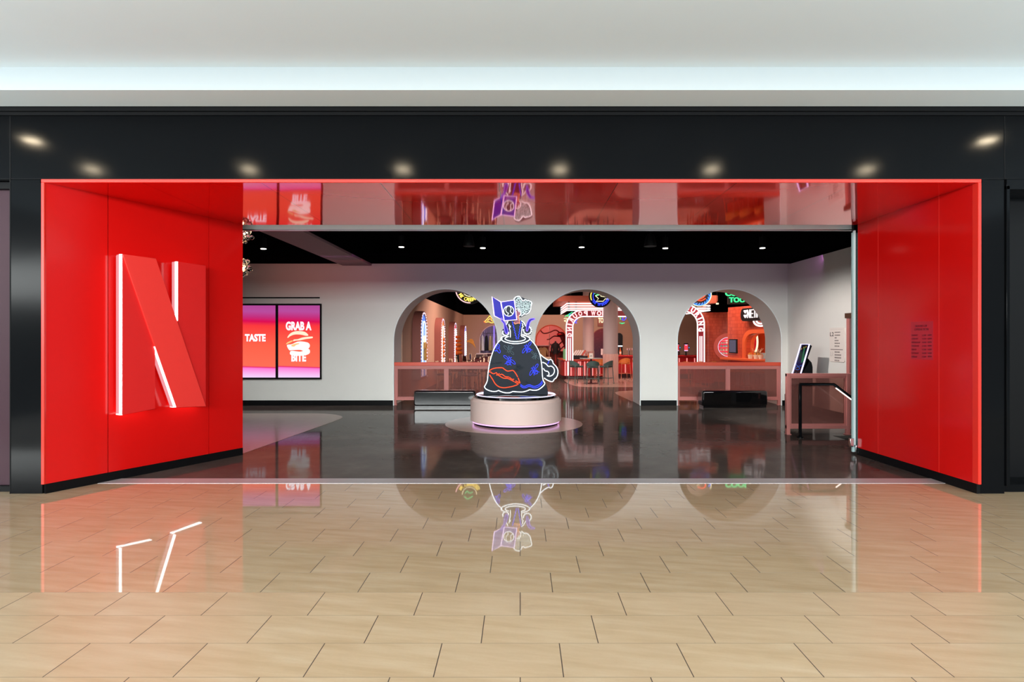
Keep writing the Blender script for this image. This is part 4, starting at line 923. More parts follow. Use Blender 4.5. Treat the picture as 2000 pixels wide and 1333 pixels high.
for i, (x, y) in enumerate(tabs):
    t = thing('dining_table', 'small dark round dining table among the chairs behind the pink barrier', 'table', (x, y, 0), group='dining tables in the hall')
    MB().lathe([(0, .72), (.33, .72), (.34, .735), (.33, .75), (0, .75)], (0, 0, 0), 28).build('table_top', M_['maroon'], t)
    MB().lathe([(0, 0), (.22, 0), (.22, .015), (.03, .03), (.028, .72), (0, .72)], (0, 0, 0), 20).build('pedestal', M_['black'], t)
    for k in range(3):
        a = PI / 3 + 2 * PI / 3 * k + 0.3 * (i % 3)
        place(chair0, not used, x + 0.56 * math.cos(a), y + 0.56 * math.sin(a), a - PI / 2, 'dark dining chair with pale wooden legs behind the pink barrier', 'dining chairs in the hall'); used = True

# arched shop window and doorway in the far wall, with what shows through them
t = thing('clothes_rail', 'shop rail of pale garments behind the far arched window', 'clothes rail', (-2.05, 33.9, 0))
MB().tube([(-.75, 0, 0), (-.75, 0, 1.95), (.75, 0, 1.95), (.75, 0, 0)], .02).build('rail', M_['chrome'], t)
for k in range(6): MB().lathe([(0, .95), (.16, .95), (.13, 1.5), (.10, 1.75), (.02, 1.82), (.012, 1.95), (0, 1.95)], (-.55 + .22 * k, 0, 0), 14, None, .7, 1).build('garment', (M_['cloth_white'], M_['cloth_tan'], M_['cloth_white'], M_['cloth_black'], M_['cloth_tan'], M_['cloth_white'])[k], t)
t = thing('light_column', 'violet glowing light column in the shop behind the far window', 'light', (-1.45, 32.7, 0))
MB().cyl((0, 0, 0), (0, 0, 2.8), .03, 10).build('tube_lamp', NEON['violet'], t)
t = thing('shop_curtain', 'pale lilac curtain panel at the back of the shop window', 'curtain', (-1.9, 35.2, 0))
pts = [(-.9 + .06 * k, .04 * (1 if k % 2 else -1)) for k in range(31)]
MB().plate([pts + [(p[0], p[1] + .02) for p in reversed(pts)]], 0.0, 2.9, 'xy').build('cloth', mat('lilac_cloth', rgb(206, 190, 224), 0.8), t)
t = thing('blue_monster_head', 'big dark blue creature head with an orange eye in the shop window', 'display figure', (-0.55, 33.4, 0.0))
MB().lathe([(0, 0), (.5, 0), (.55, .6), (.48, 1.0), (.52, 1.4), (.46, 1.8), (.28, 2.1), (0, 2.2)], (0, 0, 0), 24).ball((0.1, -.35, 1.05), .26, 14).build('head', M_['blue_hide'], t)
MB().ball((-.12, -.47, 1.52), .10, 14, 1.1, .6, .8).build('eye', glow('orange_eye', (.5, .18, .04), .5), t)
MB().ball((-.12, -.53, 1.52), .045, 12).build('pupil', M_['black'], t)
point('shop_lamp', (-1.6, 32.4, 2.7), 60, (.9, .85, 1.0))
t = thing('red_display_case', 'tall red-lit display panel holding a tan jacket in the far red doorway', 'display', (1.32, 34.6, 0))
box('back_panel', glow('case_red', (1.0, .16, .12), .62), -.36, .36, 0, .04, 1.25, 2.5, t)
MB().box(-.40, -.36, -.1, .04, 0, 2.55).box(.36, .40, -.1, .04, 0, 2.55).box(-.4, .4, -.1, .04, 2.5, 2.56).box(-.4, .4, -.1, .04, 1.2, 1.26).build('frame', M_['pink_paint'], t)
MB().plate([[(-.2, .55), (.2, .55), (.21, .95), (.3, .6), (.34, .95), (.2, 1.12), (.08, 1.16), (0, 1.1), (-.08, 1.16), (-.2, 1.12), (-.34, .95), (-.3, .6), (-.21, .95)]], -.09, .0).build('jacket', M_['cloth_tan'], t, bevel=.02)
box('plinth', M_['shop_red'], -.4, .4, -.3, .04, 0, .4, t)
t = thing('glowing_backdrop', 'red glowing backdrop at the back of the far doorway', 'display', (2.12, 35.0, 0))
box('panel', glow('panel_red', (1.0, .16, .13), .55), -.36, .5, 0, .05, .9, 2.55, t)
t = thing('tentacle_creature', 'dark red creature with long curling tentacles inside the far doorway', 'display figure', (2.12, 33.6, 0))
mb = MB(); mb.tube(smooth([(.85, .1, .0), (.8, .05, .6), (.55, 0, 1.2), (.35, -.05, 1.6), (.25, -.1, 1.85)], 6), .15, n=10).ball((.2, -.12, 1.88), .19, 14, 1.2, .9, .8)
mb.tube(smooth([(.6, 0, .02), (.55, -.05, .5), (.6, 0, 1.1)], 6), .09, n=8)
mb.build('torso', M_['dark_red'], t)
mb = MB()
for pts in ([(.2, 0, 1.9), (-.1, -.2, 2.12), (-.5, -.2, 1.98), (-.8, -.2, 1.95), (-1.0, -.2, 2.15)], [(.2, 0, 1.75), (-.2, -.3, 1.78), (-.45, -.3, 1.62), (-.62, -.3, 1.6)], [(.3, 0, 1.5), (0, -.3, 1.25), (-.25, -.3, 1.15), (-.42, -.3, 1.35)], [(.3, 0, 1.9), (.5, -.3, 2.05), (.3, -.4, 2.3)], [(.5, 0, 1.3), (.8, -.3, 1.6), (1.0, -.3, 1.4)], [(.7, 0, .9), (.3, -.4, .8), (-.1, -.4, 1.05)], [(.9, 0, 1.6), (.4, -.3, 1.25), (.0, -.4, .9)], [(.95, 0, 1.35), (.5, -.3, 1.0), (.1, -.4, .6)]):
    mb.tube(smooth(pts, 6), .036, n=7)
mb.build('tentacles', M_['dark_red'], t)
MB().ball((.08, -.26, 1.88), .10, 12, 1.6, .8, .45).build('mouth', mat('raw_red', rgb(190, 20, 30), .3), t)
t = thing('mannequin', 'black-clothed mannequin standing in front of the red panels', 'mannequin', (1.98, 33.0, 0))
MB().lathe([(0, .75), (.17, .75), (.16, 1.0), (.19, 1.25), (.14, 1.38), (.05, 1.43), (.045, 1.5), (0, 1.5)], (0, 0, 0), 16, None, 1, .7).tube(smooth([(-.15, 0, 1.34), (-.23, -.02, 1.1), (-.21, -.08, .85)], 5), .05, n=8).tube(smooth([(.15, 0, 1.34), (.23, -.02, 1.1), (.21, -.08, .85)], 5), .05, n=8).build('top', M_['cloth_black'], t)
MB().lathe([(0, .03), (.2, .03), (.2, .06), (.02, .08), (.02, .75), (.15, .78), (0, .8)], (0, 0, 0), 16).build('stand', M_['shop_red'], t)
t = thing('merchandise_table', 'tan display table of small goods in the far red doorway', 'table', (1.2, 32.6, 0))
box('table_box', M_['wood'], -.4, .5, -.25, .25, 0, .62, t)
t = thing('shop_shelf', 'dark shelf of small colourful goods at the left of the far doorway', 'shelf', (0.62, 34.0, 0))
box('shelf_unit', M_['backing_black'], -.34, .3, 0, .3, 0, 1.9, t)
rng = random.Random(3)
for k in range(18): box('goods', (M_['pizza'], M_['cloth_white'], M_['shop_red'], M_['green_card'], M_['blue_sheet'])[k % 5], -.3 + .2 * (k % 3), -.16 + .2 * (k % 3), -.08, -.002, .25 + .26 * (k // 3), .4 + .26 * (k // 3), t)
t = thing('violet_strip', 'thin violet light strip high in the far doorway', 'light', (0.55, 33.4, 1.98)); MB().tube([(-.4, 0, 0), (.5, 0, 0)], .02).build('tube_lamp', NEON['violet'], t)
point('shop_red_lamp', (1.7, 32.5, 2.7), 90, (1.0, .30, .24))
# mural arch and slim black arch on the far wall
def mural_mat():
    m = bpy.data.materials.new('plum_mural'); m.use_nodes = True; n = NT(m); b = n.n['Principled BSDF']
    vec, x, y, z = n.xyz(); f = n.noise(vec, 1.6, 2)
    s = n.math('ABSOLUTE', n.math('SINE', n.math('MULTIPLY', f, 30.0)))
    n.l.new(n.mix(n.range(s, 0.0, 0.12, 0.7, 0.0), n.ramp(n.range(z, 0.5, 2.1, 0, 1), [(0, rgb(56, 20, 60)), (.5, rgb(84, 20, 50)), (1, rgb(120, 14, 40))]), rgb(150, 60, 84)), b.inputs['Base Color']); return m
t = thing('mural_arch', 'arched plum and crimson mural between the two columns on the far wall', 'mural', (4.45, 31.6, 0))
MB().plate([arch(0, .62, .1, 1.53, 24)], -.04, -.001).build('mural_panel', mural_mat(), t); MB().tube([(p[0], -.03, p[1]) for p in arch(0, .64, .1, 1.53, 24)], .025).build('frame', M_['hall_box'], t)
t = thing('niche_arch', 'slim black arched niche with a white light bar right of the front column', 'niche', (5.30, 31.6, 0))
MB().plate([arch(0, .19, .3, 1.75, 18)], -.05, -.001).build('niche_panel', M_['backing_black'], t); MB().tube([(-.15, -.08, 1.24), (.17, -.08, 1.24)], .03).build('light_bar', NEON['white'], t)
t = thing('ceiling_letter_sign', 'small glowing letters reading TOP on the far wall beside the front column', 'lit sign', (4.4, 31.6, 2.55))
text_into(MB(), 'TOP', P(1168.5, 0, 31.5).x - 4.4, P(1182.5, 0, 31.5).x - 4.4, -.07, .21, -.10, bold=.03, thick=.04).build('letters', NEON['cream'], t)
box('backing', M_['hall_box'], -.25, .6, -.07, -.001, -.25, .38, t)

# serving bar, its canopy and the two curved neon arms
bar_ = thing('bar_counter', 'red lacquered bar front with glowing vertical tubes and a low serving top', 'bar', (1.77, 23.4, 0))
MB().plate([[(0, 0), (1.75, 0), (1.75, 1.0), (-.1, 2.2), (-.1, .2)]], .14, .76, 'xy').build('front', M_['bar_red'], bar_, bevel=.01)
MB().plate([[(.06, .06), (1.72, .06), (1.72, .95), (-.04, 2.1), (-.04, .25)]], 0, .14, 'xy').build('plinth', M_['maroon'], bar_)
MB().plate([[(-.05, -.06), (1.8, -.06), (1.8, 1.05), (-.16, 2.25), (-.16, .18)]], .76, .80, 'xy').build('counter_top', M_['salmon_cap'], bar_, bevel=.008)
for x in (1104, 1109.5, 1115.5, 1130, 1133.5, 1142, 1147.5, 1157.5, 1166, 1171): MB().cyl((P(x, 0, 23.36).x - 1.77, -.03, .16), (P(x, 0, 23.36).x - 1.77, -.03, .72), .026, 8).build('front_tube', NEON['warm'] if x == 1109.5 else NEON['tube_rose'], bar_)
b2 = thing('tall_bar_counter', 'taller dark red bar running behind the front column towards the tiled kitchen', 'bar', (3.55, 24.5, 0))
MB().box(0, 3.9, 0, .8, .16, .88).build('front', M_['bar_red'], b2); MB().box(0.05, 3.85, .06, .75, 0, .16).build('plinth', M_['maroon'], b2)
MB().box(-.05, 3.95, -.14, .86, .88, .94).build('counter_top', M_['bar_red'], b2, bevel=.01)
for k in range(12): MB().cyl((.18 + .32 * k, -.03, .2), (.18 + .32 * k, -.03, .82), .022, 8).build('front_tube', NEON['tube_rose'], b2)
cp = thing('bar_canopy', 'coral canopy over the bar rimmed with four rows of white neon tube', 'canopy', (1.757, 22.2, 0))
w = 7.16 - 1.757
box('upper_box', M_['box_pink'], -.32, w + .25, -.12, 3.6, 3.03, 3.24, cp)
MB().box(.06, w - .06, .10, .16, 2.72, 3.03).box(.06, .12, .10, 3.3, 2.72, 3.03).box(w - .12, w - .06, .10, 3.3, 2.72, 3.03).build('fascia', M_['box_pink'], cp)
for z in (2.955, 2.865, 2.775, 2.70):
    MB().tube([(.0, 3.2, z), (.0, .0, z), (w, .0, z), (w, 3.2, z)], .025).build('neon_row', NEON['warm'], cp)
mb = MB()
for x in (.35, 1.2, 2.0, 2.9, 3.9, 4.9): mb.box(x - .01, x + .01, .0, .10, 2.68, 3.03)
mb.build('bracket', M_['maroon'], cp)
mb = MB()
for x, y in ((.15, .13), (w - .15, .13), (.15, 3.2), (w - .15, 3.2)): mb.cyl((x, y, 3.24), (x, y, 4.0), .03, 8)
mb.build('hanger', M_['black'], cp)
def arm(label, leg_in, leg_out, top, y, ro, mirror, z0, xend):  # one leg, a rounded corner and a stub of the top band
    t = thing('curved_neon_sign', label, 'neon sign', (leg_out, y, 0))
    wd = abs(leg_in - leg_out); s = 1 if leg_in > leg_out else -1      # s: direction from the leg towards the middle of the bar
    zc = top - ro; ri = ro - wd
    def off(r, n=16): return [(s * (ro - r), z0)] + [(s * (ro - r * math.cos(PI / 2 * k / n)), zc + r * math.sin(PI / 2 * k / n)) for k in range(n + 1)] + [(s * abs(xend - leg_out), zc + r)]
    o_, i_ = off(ro), off(ri)
    MB().plate([o_ + i_[::-1]], .015, .05).build('back_band', mat('band_red', rgb(150, 44, 60), .4), t)
    for p in (o_, i_): MB().tube([(q[0], 0, q[1]) for q in p], .024).build('edge_neon', NEON['warm'], t)
    zl = zc - wd * 1.5
    for f in (.36, .64): MB().tube([(s * wd * f, 0, z0), (s * wd * f, 0, zl - .05)], .02).build('stripe_neon', NEON['warm'], t)
    rm = (ro + ri) / 2; hs = wd * .72
    mb = MB()
    # letters sit along the band, their tops towards the outside of the curve
    def letter(ch, X, Z, ang, wl):
        M = Matrix.Translation((X, 0, Z)) @ Matrix.Rotation(-ang, 4, 'Y')
        if s < 0 or not mirror: pass
        text_into(mb, ch, -wl / 2, wl / 2, -hs / 2, hs / 2, -.004, outline=.05, M=M, flip=mirror)
    # distances along the mid line measured from the end of the corner (top), going towards the leg's foot
    seq = [('P', -.10), ('O', .13), ('U', .37), ('R', .61), ('I', .80), ('N', .99), ('G', 1.24)]
    for ch, dist in seq:
        d = dist * wd / .27
        L_ = rm * PI / 2
        if d < 0: X, Z, a = s * (ro - d), zc + rm, 0.0
        elif d < L_:
            th = d / rm; X, Z, a = s * (ro - rm * math.sin(th)), zc + rm * math.cos(th), th
        else: X, Z, a = s * (ro - rm), zc - (d - L_), PI / 2
        letter(ch, X, Z, a * s, hs * (.3 if ch == 'I' else .85))
    if mirror:
        for ch, d in (('W', .42), ('O', .66), ('N', .88)): letter(ch, s * (ro + d * wd / .27), zc + rm, 0, hs * 1.0)
    mb.build('neon_lettering', NEON['pink'] if mirror else NEON['warm'], t)
    return t
arm('white neon arm curving over the left of the bar with mirrored letters of pouring now', P(1118.6, 0, 22.1).x, P(1106, 0, 22.1).x, H + 57 * 22.1 / F, 22.1, .64, True, .80, P(1260, 0, 22.1).x)
arm('white neon arm curving down at the right of the bar spelling pouring', P(1362.3, 0, 21.6).x, P(1375.6, 0, 21.6).x, H + 68 * 21.6 / F, 21.6, .74, False, .70, P(1285, 0, 21.6).x)
box('service_step', M_['bar_red'], 6.4, 7.1, 21.55, 21.9, 0, .70)
tag(bpy.data.objects['service_step'], 'red boxed foot carrying the right white neon arm', 'plinth')

# high table with teal stools, coral stools at the bar
def make_stool(name, label, metal, vinyl):
    t = thing(name, label, 'bar stool')
    MB().box(-.19, .19, -.18, .18, .60, .655).build('seat', vinyl, t, bevel=.02)
    n = 16; ring = [(-.23 * math.cos(PI * k / n + 0), .02 + .22 * math.sin(PI * k / n)) for k in range(n + 1)]
    mb = MB(); b = mb.b
    vi = [[b.verts.new((x * f, y * f, z)) for x, y in ring] for f, z in ((.93, .69), (1.0, .0), (1.0, .0), (.93, .69))]
    for k, (x, y) in enumerate(ring):
        h = .72 + .13 * math.sin(PI * k / n)
        for row, (f, z) in zip(vi, ((1.0, .69 - .02), (1.03, h), (.94, h), (.91, .69 - .02))): row[k].co = (x * f, y * f, z)
    for k in range(n):
        for a in range(4): b.faces.new((vi[a][k], vi[a][k + 1], vi[(a + 1) % 4][k + 1], vi[(a + 1) % 4][k]))
    b.faces.new([vi[a][0] for a in range(4)]); b.faces.new([vi[a][n] for a in range(4)][::-1])
    mb.build('backrest', vinyl, t)
    for sx, sy in ((-1, -1), (1, -1), (-1, 1), (1, 1)): MB().cyl((sx * .22, sy * .20, 0), (sx * .175, sy * .16, .68), .014, 8).build('leg', metal, t)
    MB().tube([(-.2, -.18, .22), (.2, -.18, .22), (.2, .18, .22), (-.2, .18, .22)], .011, True).build('foot_ring', metal, t)
    return t
TX, TY = 2.57, 21.35
t = thing('high_table', 'round grey-green bar-height table standing among the teal stools', 'table', (TX, TY, 0))
MB().lathe([(0, .90), (.40, .90), (.41, .912), (.40, .925), (0, .925)], (0, 0, 0), 36).build('table_top', M_['table_top'], t)
MB().lathe([(.035, .02), (.035, .90)], (0, 0, 0), 14).build('stem', M_['maroon'], t); MB().lathe([(0, 0), (.27, 0), (.27, .012), (.04, .03), (0, .03)], (0, 0, 0), 28).build('base', M_['maroon'], t)
s0 = make_stool('bar_stool', '', M_['teal_metal'], M_['dark_teal'])
for k, (x, y, a, lab) in enumerate(((TX - .02, TY - .62, PI, 'teal bar stool seen from behind in front of the high table'), (TX - .56, TY - .25, PI * .66, 'teal bar stool on the high table side nearest the glowing red bar front'), (TX + .50, TY - .30, -PI * .70, 'teal bar stool between the high table and the front column'))):
    place(s0, k == 0, x, y, a, lab, 'teal stools at the high table')
s1 = make_stool('bar_stool', '', M_['coral_metal'], M_['orange_vinyl'])
for k, (x, y, a, lab) in enumerate(((P(1219, 0, 23.9).x, 23.9, PI + .25, 'coral bar stool with orange seat right of the front column'), (P(1246, 0, 23.9).x, 23.9, PI - .2, 'coral bar stool with orange seat half hidden by the middle arch'), (P(1173, 0, 23.0).x, 23.0, PI, 'coral bar stool half hidden behind the front column'))):
    place(s1, k == 0, x, y, a, lab, 'coral stools at the bar')
for k in range(3): place(s1, False, P(1336 + 27 * k, 0, 20.2).x, 20.2 + .1 * k, PI + .2 * k, 'coral bar stool seen dimly through the rose pane of the coral barrier', 'stools behind the coral barrier')
for k in range(3): place(s1, False, P(1440 + 20 * k, 0, 17.6).x, 17.8 - .35 * k, PI * .62, 'coral bar stool below the kitchen counter, seen through the rose pane', 'stools below the kitchen counter')
# on the bar and the table
t = thing('menu_holder', 'pale folded menu card standing on the high table', 'menu', (TX, TY + .05, .925))
MB().plate([[(-.07, -.05), (.07, -.05), (.0, .06)]], 0, .17, 'xy').build('card', M_['cloth_white'], t); MB().tube(smooth([(-.035, -.055, .05), (0, -.055, .09), (.035, -.055, .05)], 4), .008).build('printed_mark', M_['ink'], t)
t = thing('caddy', 'low black caddy on the high table beside the menu card', 'caddy', (TX - .26, TY + .1, .925)); box('tray', M_['cloth_black'], -.14, .14, -.06, .06, 0, .075, t, .008)
t = thing('card_stand', 'green and pale leaflet stand at the corner of the bar', 'stand', (1.86, 23.6, .80)); box('leaflet', M_['green_card'], -.14, -.02, -.02, .0, 0, .42, t); box('leaflet', M_['paper_blue'], .0, .14, -.02, .0, 0, .42, t)
t = thing('utensil_rack', 'black slanted rack of white packets on the bar', 'rack', (2.17, 23.5, .80))
box('rack_body', M_['cloth_black'], -.14, .34, 0, .2, 0, .16, t)
for k in range(5): o = box('packet', M_['skin_white'] if k < 4 else M_['salmon_cap'], -.025, .025, -.02, .02, 0, .30, t); o.location = (-.08 + .09 * k, .08, .12); o.rotation_euler = (0, R(34), 0)
rng = random.Random(11)
for k, (x, h, key, lab) in enumerate(((2.50, .24, 'chrome', 'shiny bottle pourer in the cluster on the bar'), (2.58, .30, 'skin_white', 'white bottle in the cluster on the bar'), (2.66, .20, 'salmon_cap', 'short coral bottle in the cluster on the bar'), (2.75, .25, 'amber', 'amber bottle in the cluster on the bar'))):
    t = thing('bottle', lab, 'bottle', (x, 23.75, .80), group='bottles on the bar'); MB().lathe([(0, 0), (.03, 0), (.03, h * .6), (.012, h * .75), (.012, h), (0, h)], (0, 0, 0), 12).build('glass', M_[key], t); MB().lathe([(0, h), (.014, h), (.014, h + .02), (0, h + .02)], (0, 0, 0), 10).build('cap', M_['black'], t)
for k, x in enumerate((1175.2, 1179)):
    t = thing('cup_stack', 'tall stack of white cups on the bar left of the front column', 'cups', (P(x, 0, 24.9).x, 24.9, .94), group='cup stacks on the bar')
    mb = MB()
    for j in range(7): mb.lathe([(0, .035 * j), (.03, .035 * j), (.04, .035 * j + .05), (.0, .035 * j + .05)], (0, 0, 0), 14)
    mb.build('cups', M_['skin_white'], t)
t = thing('beer_tap', 'chrome beer tap tower on the bar near the middle arch edge', 'beer tap', (P(1228, 0, 24.9).x, 24.9, .94)); MB().cyl((0, 0, 0), (0, 0, .24), .03, 12).build('column', M_['chrome'], t); MB().tube([(-.11, 0, .25), (.16, 0, .25)], .028, n=10).build('manifold', M_['chrome'], t)
for x in (-.07, .04, .13): MB().cyl((x, -.05, .2), (x, -.05, .3), .01, 8).build('handle', M_['skin_white'], t)
t = thing('spirit_bottle', 'amber spirit bottle on the bar beside the front column', 'bottle', (P(1211.5, 0, 25.0).x, 25.0, .94)); MB().lathe([(0, 0), (.045, 0), (.045, .17), (.016, .24), (.016, .32), (0, .32)], (0, 0, 0), 14).build('glass', M_['amber'], t); MB().lathe([(.0455, .05), (.0455, .14)], (0, 0, 0), 14).build('paper_label', M_['cream'], t)

# order tablets on the bar seen through the arch on the right
for k, (x, lab) in enumerate(((1322.5, 'order tablet with a red screen cut by the arch edge'), (1340, 'order tablet with a red screen on a black stand on the bar'))):
    c = P(x, 684, 24.3); t = thing('order_tablet', lab, 'tablet', (c.x, 24.3, .94), group='order tablets on the bar')
    z1 = H - 8.5 * 24.3 / F - .94; z0 = z1 - .31
    box('housing', M_['backing_black'], -.095, .095, 0, .03, z0 - .02, z1 + .02, t, .006)
    box('display', glow('tablet_red', (1.0, .07, .10), .9), -.078, .078, -.004, 0, z0 + .04, z1 - .04, t); box('display_foot', glow('tablet_pink', (1, .6, .95), 1.0), -.078, .078, -.004, 0, z0, z0 + .04, t)
    MB().plate([[(-.06, z1 - .04), (.06, z1 - .04), (.03, z1 - .08), (0, z1 - .09), (-.03, z1 - .08)]], -.007, -.004).build('display_mark', glow('tablet_lilac', (1, .55, 1), .9), t)
    MB().cyl((0, .015, -.0), (0, .015, z0), .03, 10).build('stand', M_['backing_black'], t)
    MB().box(.095, .15, 0, .03, z0 + .10, z0 + .18).build('card_reader', M_['backing_black'], t); MB().ball((.12, -.004, z0 + .14), .02, 8).build('status_light', glow('status_blue', (.1, .4, 1), 1.5), t)
c = P(1330, 694, 24.0); t = thing('round_mirror', 'small dark round disc on the bar between the order tablets', 'disc', (c.x, 24.45, .94)); MB().plate([circle(0, .09, .09, 24)], 0, .02).build('disc', M_['maroon'], t)

# tiled kitchen front: far tiled wall with a round niche, nearer slanted wall with a serving hatch
frA = Frame((6.80, 22.35), (1.3, -.55)); frB = Frame((6.71, 19.0), (.57, -1.7))
ca = frA.at(1422, 678)
wa = MB().plate([[(0, 0), (1.6, 0), (1.6, 2.62), (0, 2.62)], circle(ca[0], ca[1], .36, 40)], 0, .12).build('wall_kitchen_far', M_['glazed']); wa.location = (6.80, 22.35, 0); wa.rotation_euler = (0, 0, frA.rz); struct(wa)
t = thing('round_niche', 'round coral-framed niche of lit red shelves cut by the nearer tiled wall', 'niche', (6.80, 22.35, 0), frA.rz)
MB().plate([circle(ca[0], ca[1], .51, 48), circle(ca[0], ca[1], .37, 48)], -.05, .0).build('ring_frame', M_['salmon_cap'], t, bevel=.01)
MB().plate([circle(ca[0], ca[1], .40, 32)], .36, .40).build('back_panel', glow('niche_red', (1.0, .03, .06), .9), t)  # back panel made to glow so the niche looks brighter
for k, dz in enumerate((-.27, -.14, .0, .13, .25)):
    hw = math.sqrt(max(.01, .36 ** 2 - dz ** 2)); box('shelf', M_['sign_plate'], ca[0] - hw, ca[0] + hw, .10, .36, ca[1] + dz - .012, ca[1] + dz, t)
MB().tube([(ca[0] + .355 * math.cos(a * PI / 20), .02, ca[1] + .355 * math.sin(a * PI / 20)) for a in range(40)], .010, True).build('bulb_ring', NEON['bulb'], t)
rng = random.Random(9)
for k in range(13):
    dz = (-.27, -.14, .0, .13)[k % 4]; x = ca[0] - .24 + .09 * (k // 4) + rng.uniform(-.01, .01); h = rng.uniform(.05, .09)
    g = thing('boxed_goods', 'small pale packaged item on a lit shelf of the round niche', 'package', (0, 0, 0), 0, group='goods in the round niche')
    o = frA.o + frA.t * x + frA.n * .2; g.location = (o.x, o.y, ca[1] + dz); g.rotation_euler = (0, 0, frA.rz)
    MB().lathe([(0, 0), (.038, 0), (.042, h * .7), (.026, h), (0, h)], (0, 0, 0), 10).build('package_body', (M_['cloth_white'], M_['cream'], M_['paper_blue'], M_['pink_paint'])[k % 4], g)
nl = frA.o + frA.t * ca[0] + frA.n * .05; point('niche_fill', (nl.x, nl.y, ca[1] + .3), 4, (1, .9, .9), .03)  # unseen lamp added inside the niche to brighten the goods
hx0 = frB.at(1452.5, 680)[0]; hx1 = hx0 + 2.2; hzt = frB.at(1480, 644)[1]
ha0 = hx0 + .12
def arch_open(x0, x1, z0, z1, r, n=10):
    return [(x1, z0), (x1, z1 - r)] + [(x1 - r + r * math.cos(PI / 2 * k / n), z1 - r + r * math.sin(PI / 2 * k / n)) for k in range(1, n)] + [(x1 - r, z1), (x0 + r, z1)] + [(x0 + r - r * math.sin(PI / 2 * k / n), z1 - r + r * math.cos(PI / 2 * k / n)) for k in range(1, n)] + [(x0, z1 - r), (x0, z0)]
ho = arch_open(hx0, hx1, 1.02, hzt, .40); hi_ = arch_open(ha0, hx1 - .12, 1.02, hzt - .12, .34)
wb = MB().plate([[(0, 0), (3.2, 0), (3.2, 2.63), (0, 2.63)], hi_], 0, .16).build('wall_kitchen_near', M_['glazed']); wb.location = (6.71, 19.0, 0); wb.rotation_euler = (0, 0, frB.rz); struct(wb)
lining = MB().box(ha0 - 1.0, hx1, .30, 1.3, .9, .96).box(ha0 - 1.0, hx1, 1.3, 1.4, .9, 2.5).box(ha0 - 1.0, hx1, .3, 1.4, hzt, hzt + .08).box(hx1, hx1 + .1, .3, 1.4, .9, 2.5).box(ha0 - 1.1, ha0 - 1.0, .17, 1.4, .9, 2.5).plate([arch_open(hx0, hx1, 1.02, hzt, .40), hi_], .161, .30).build('wall_hatch', M_['orange']); lining.location = (6.71, 19.0, 0); lining.rotation_euler = (0, 0, frB.rz); struct(lining)
t = thing('serving_hatch', 'arched orange surround of the serving hatch in the nearer terracotta tiled wall', 'hatch', (6.71, 19.0, 0), frB.rz)
MB().plate([ho, hi_], -.06, -.001).build('surround', M_['orange'], t, bevel=.01)
t2 = thing('hatch_counter', 'orange counter ledge below the serving hatch carrying the fries cups', 'counter', (6.71, 19.0, 0), frB.rz)
box('counter_ledge', M_['orange'], .02, 3.1, -.34, -.001, .95, 1.02, t2, .01); box('ledge_apron', M_['bar_red'], .5, 3.1, -.30, -.001, .86, .95, t2)
t = thing('oval_light', 'red oval wall light ringed in pale light inside the serving hatch', 'wall light', (6.71, 19.0, 0), frB.rz)
ov = frB.at(1470, 668, -.5)
MB().plate([circle(ov[0], ov[1], .34, 28, .5)], .50, .53).build('red_oval', glow('oval_red', (.6, .01, .02), .8), t)
MB().tube([(ov[0] + .23 * math.cos(a * PI / 16), .49, ov[1] + .40 * math.sin(a * PI / 16)) for a in range(32)], .03, True).build('oval_ring', NEON['cream'], t)
o = frB.o + frB.t * (ha0 + 1.0) + frB.n * .7; point('hatch_lamp', (o.x, o.y, 1.95), 170, (1, .62, .34))
def onB(x, y): o = frB.o + frB.t * x + frB.n * y; return (o.x, o.y)
for k, px_ in enumerate((1465.5, 1476.5, 1486)):
    xx = frB.at(px_, 690, .2)[0]; p = onB(xx, -.2)
    t = thing('fries_cup', ('cream paper cup of fries nearest the hatch jamb', 'middle cream paper cup of fries on the hatch counter', 'cream paper cup of fries beside the arch edge on the hatch counter')[k], 'cup', (p[0], p[1], 1.02), frB.rz, group='fries cups on the hatch counter')
    MB().lathe([(0, 0), (.055, 0), (.075, .12), (.0, .12)], (0, 0, 0), 16).build('paper_cup', M_['cream'], t)
    rng = random.Random(k); mb = MB()
    for j in range(9): a = rng.uniform(0, 6.28); mb.cyl((.03 * math.cos(a), .03 * math.sin(a), .08), (.06 * math.cos(a), .06 * math.sin(a), rng.uniform(.15, .19)), .008, 5)
    mb.build('fries', M_['pizza'], t)
xx = frB.at(1475, 685, -.4)[0]; p = onB(xx, .4); t = thing('wicker_basket', 'wicker basket of dried stems inside the serving hatch', 'basket', (p[0], p[1], .96))
MB().lathe([(0, 0), (.12, 0), (.15, .24), (.14, .24), (.11, .02), (0, .02)], (0, 0, 0), 18).build('basket_body', M_['basket'], t)
mb = MB(); rng = random.Random(4)
for j in range(16): a = rng.uniform(0, 6.28); r_ = rng.uniform(.1, .26); mb.cyl((.05 * math.cos(a), .05 * math.sin(a), .1), (r_ * math.cos(a), r_ * math.sin(a), rng.uniform(.28, .38)), .008, 5)
mb.build('stems', M_['wood'], t)
xx = frB.at(1488, 692, -.6)[0]; p = onB(xx, .6); t = thing('pale_blue_screen', 'pale blue slanted display back standing inside the hatch by the arch edge', 'screen', (p[0], p[1], .96), frB.rz)
MB().plate([[(0, 0), (.25, 0), (.25, .22), (-.1, .22)]], -.1, .1).build('housing', M_['paper_blue'], t, bevel=.01)
ms = thing('wall_menu_screen', 'dark portrait menu screen on the nearer terracotta tiled wall', 'screen', (6.71, 19.0, 0), frB.rz)
a, b = frB.at(1426, 690), frB.at(1441, 662.8)
box('bezel', M_['backing_black'], a[0], b[0], -.05, -.001, a[1], b[1], ms, .004); box('display', glow('dim_screen', (.10, .09, .14), .9), a[0] + .03, b[0] - .03, -.056, -.05, a[1] + .03, b[1] - .03, ms)
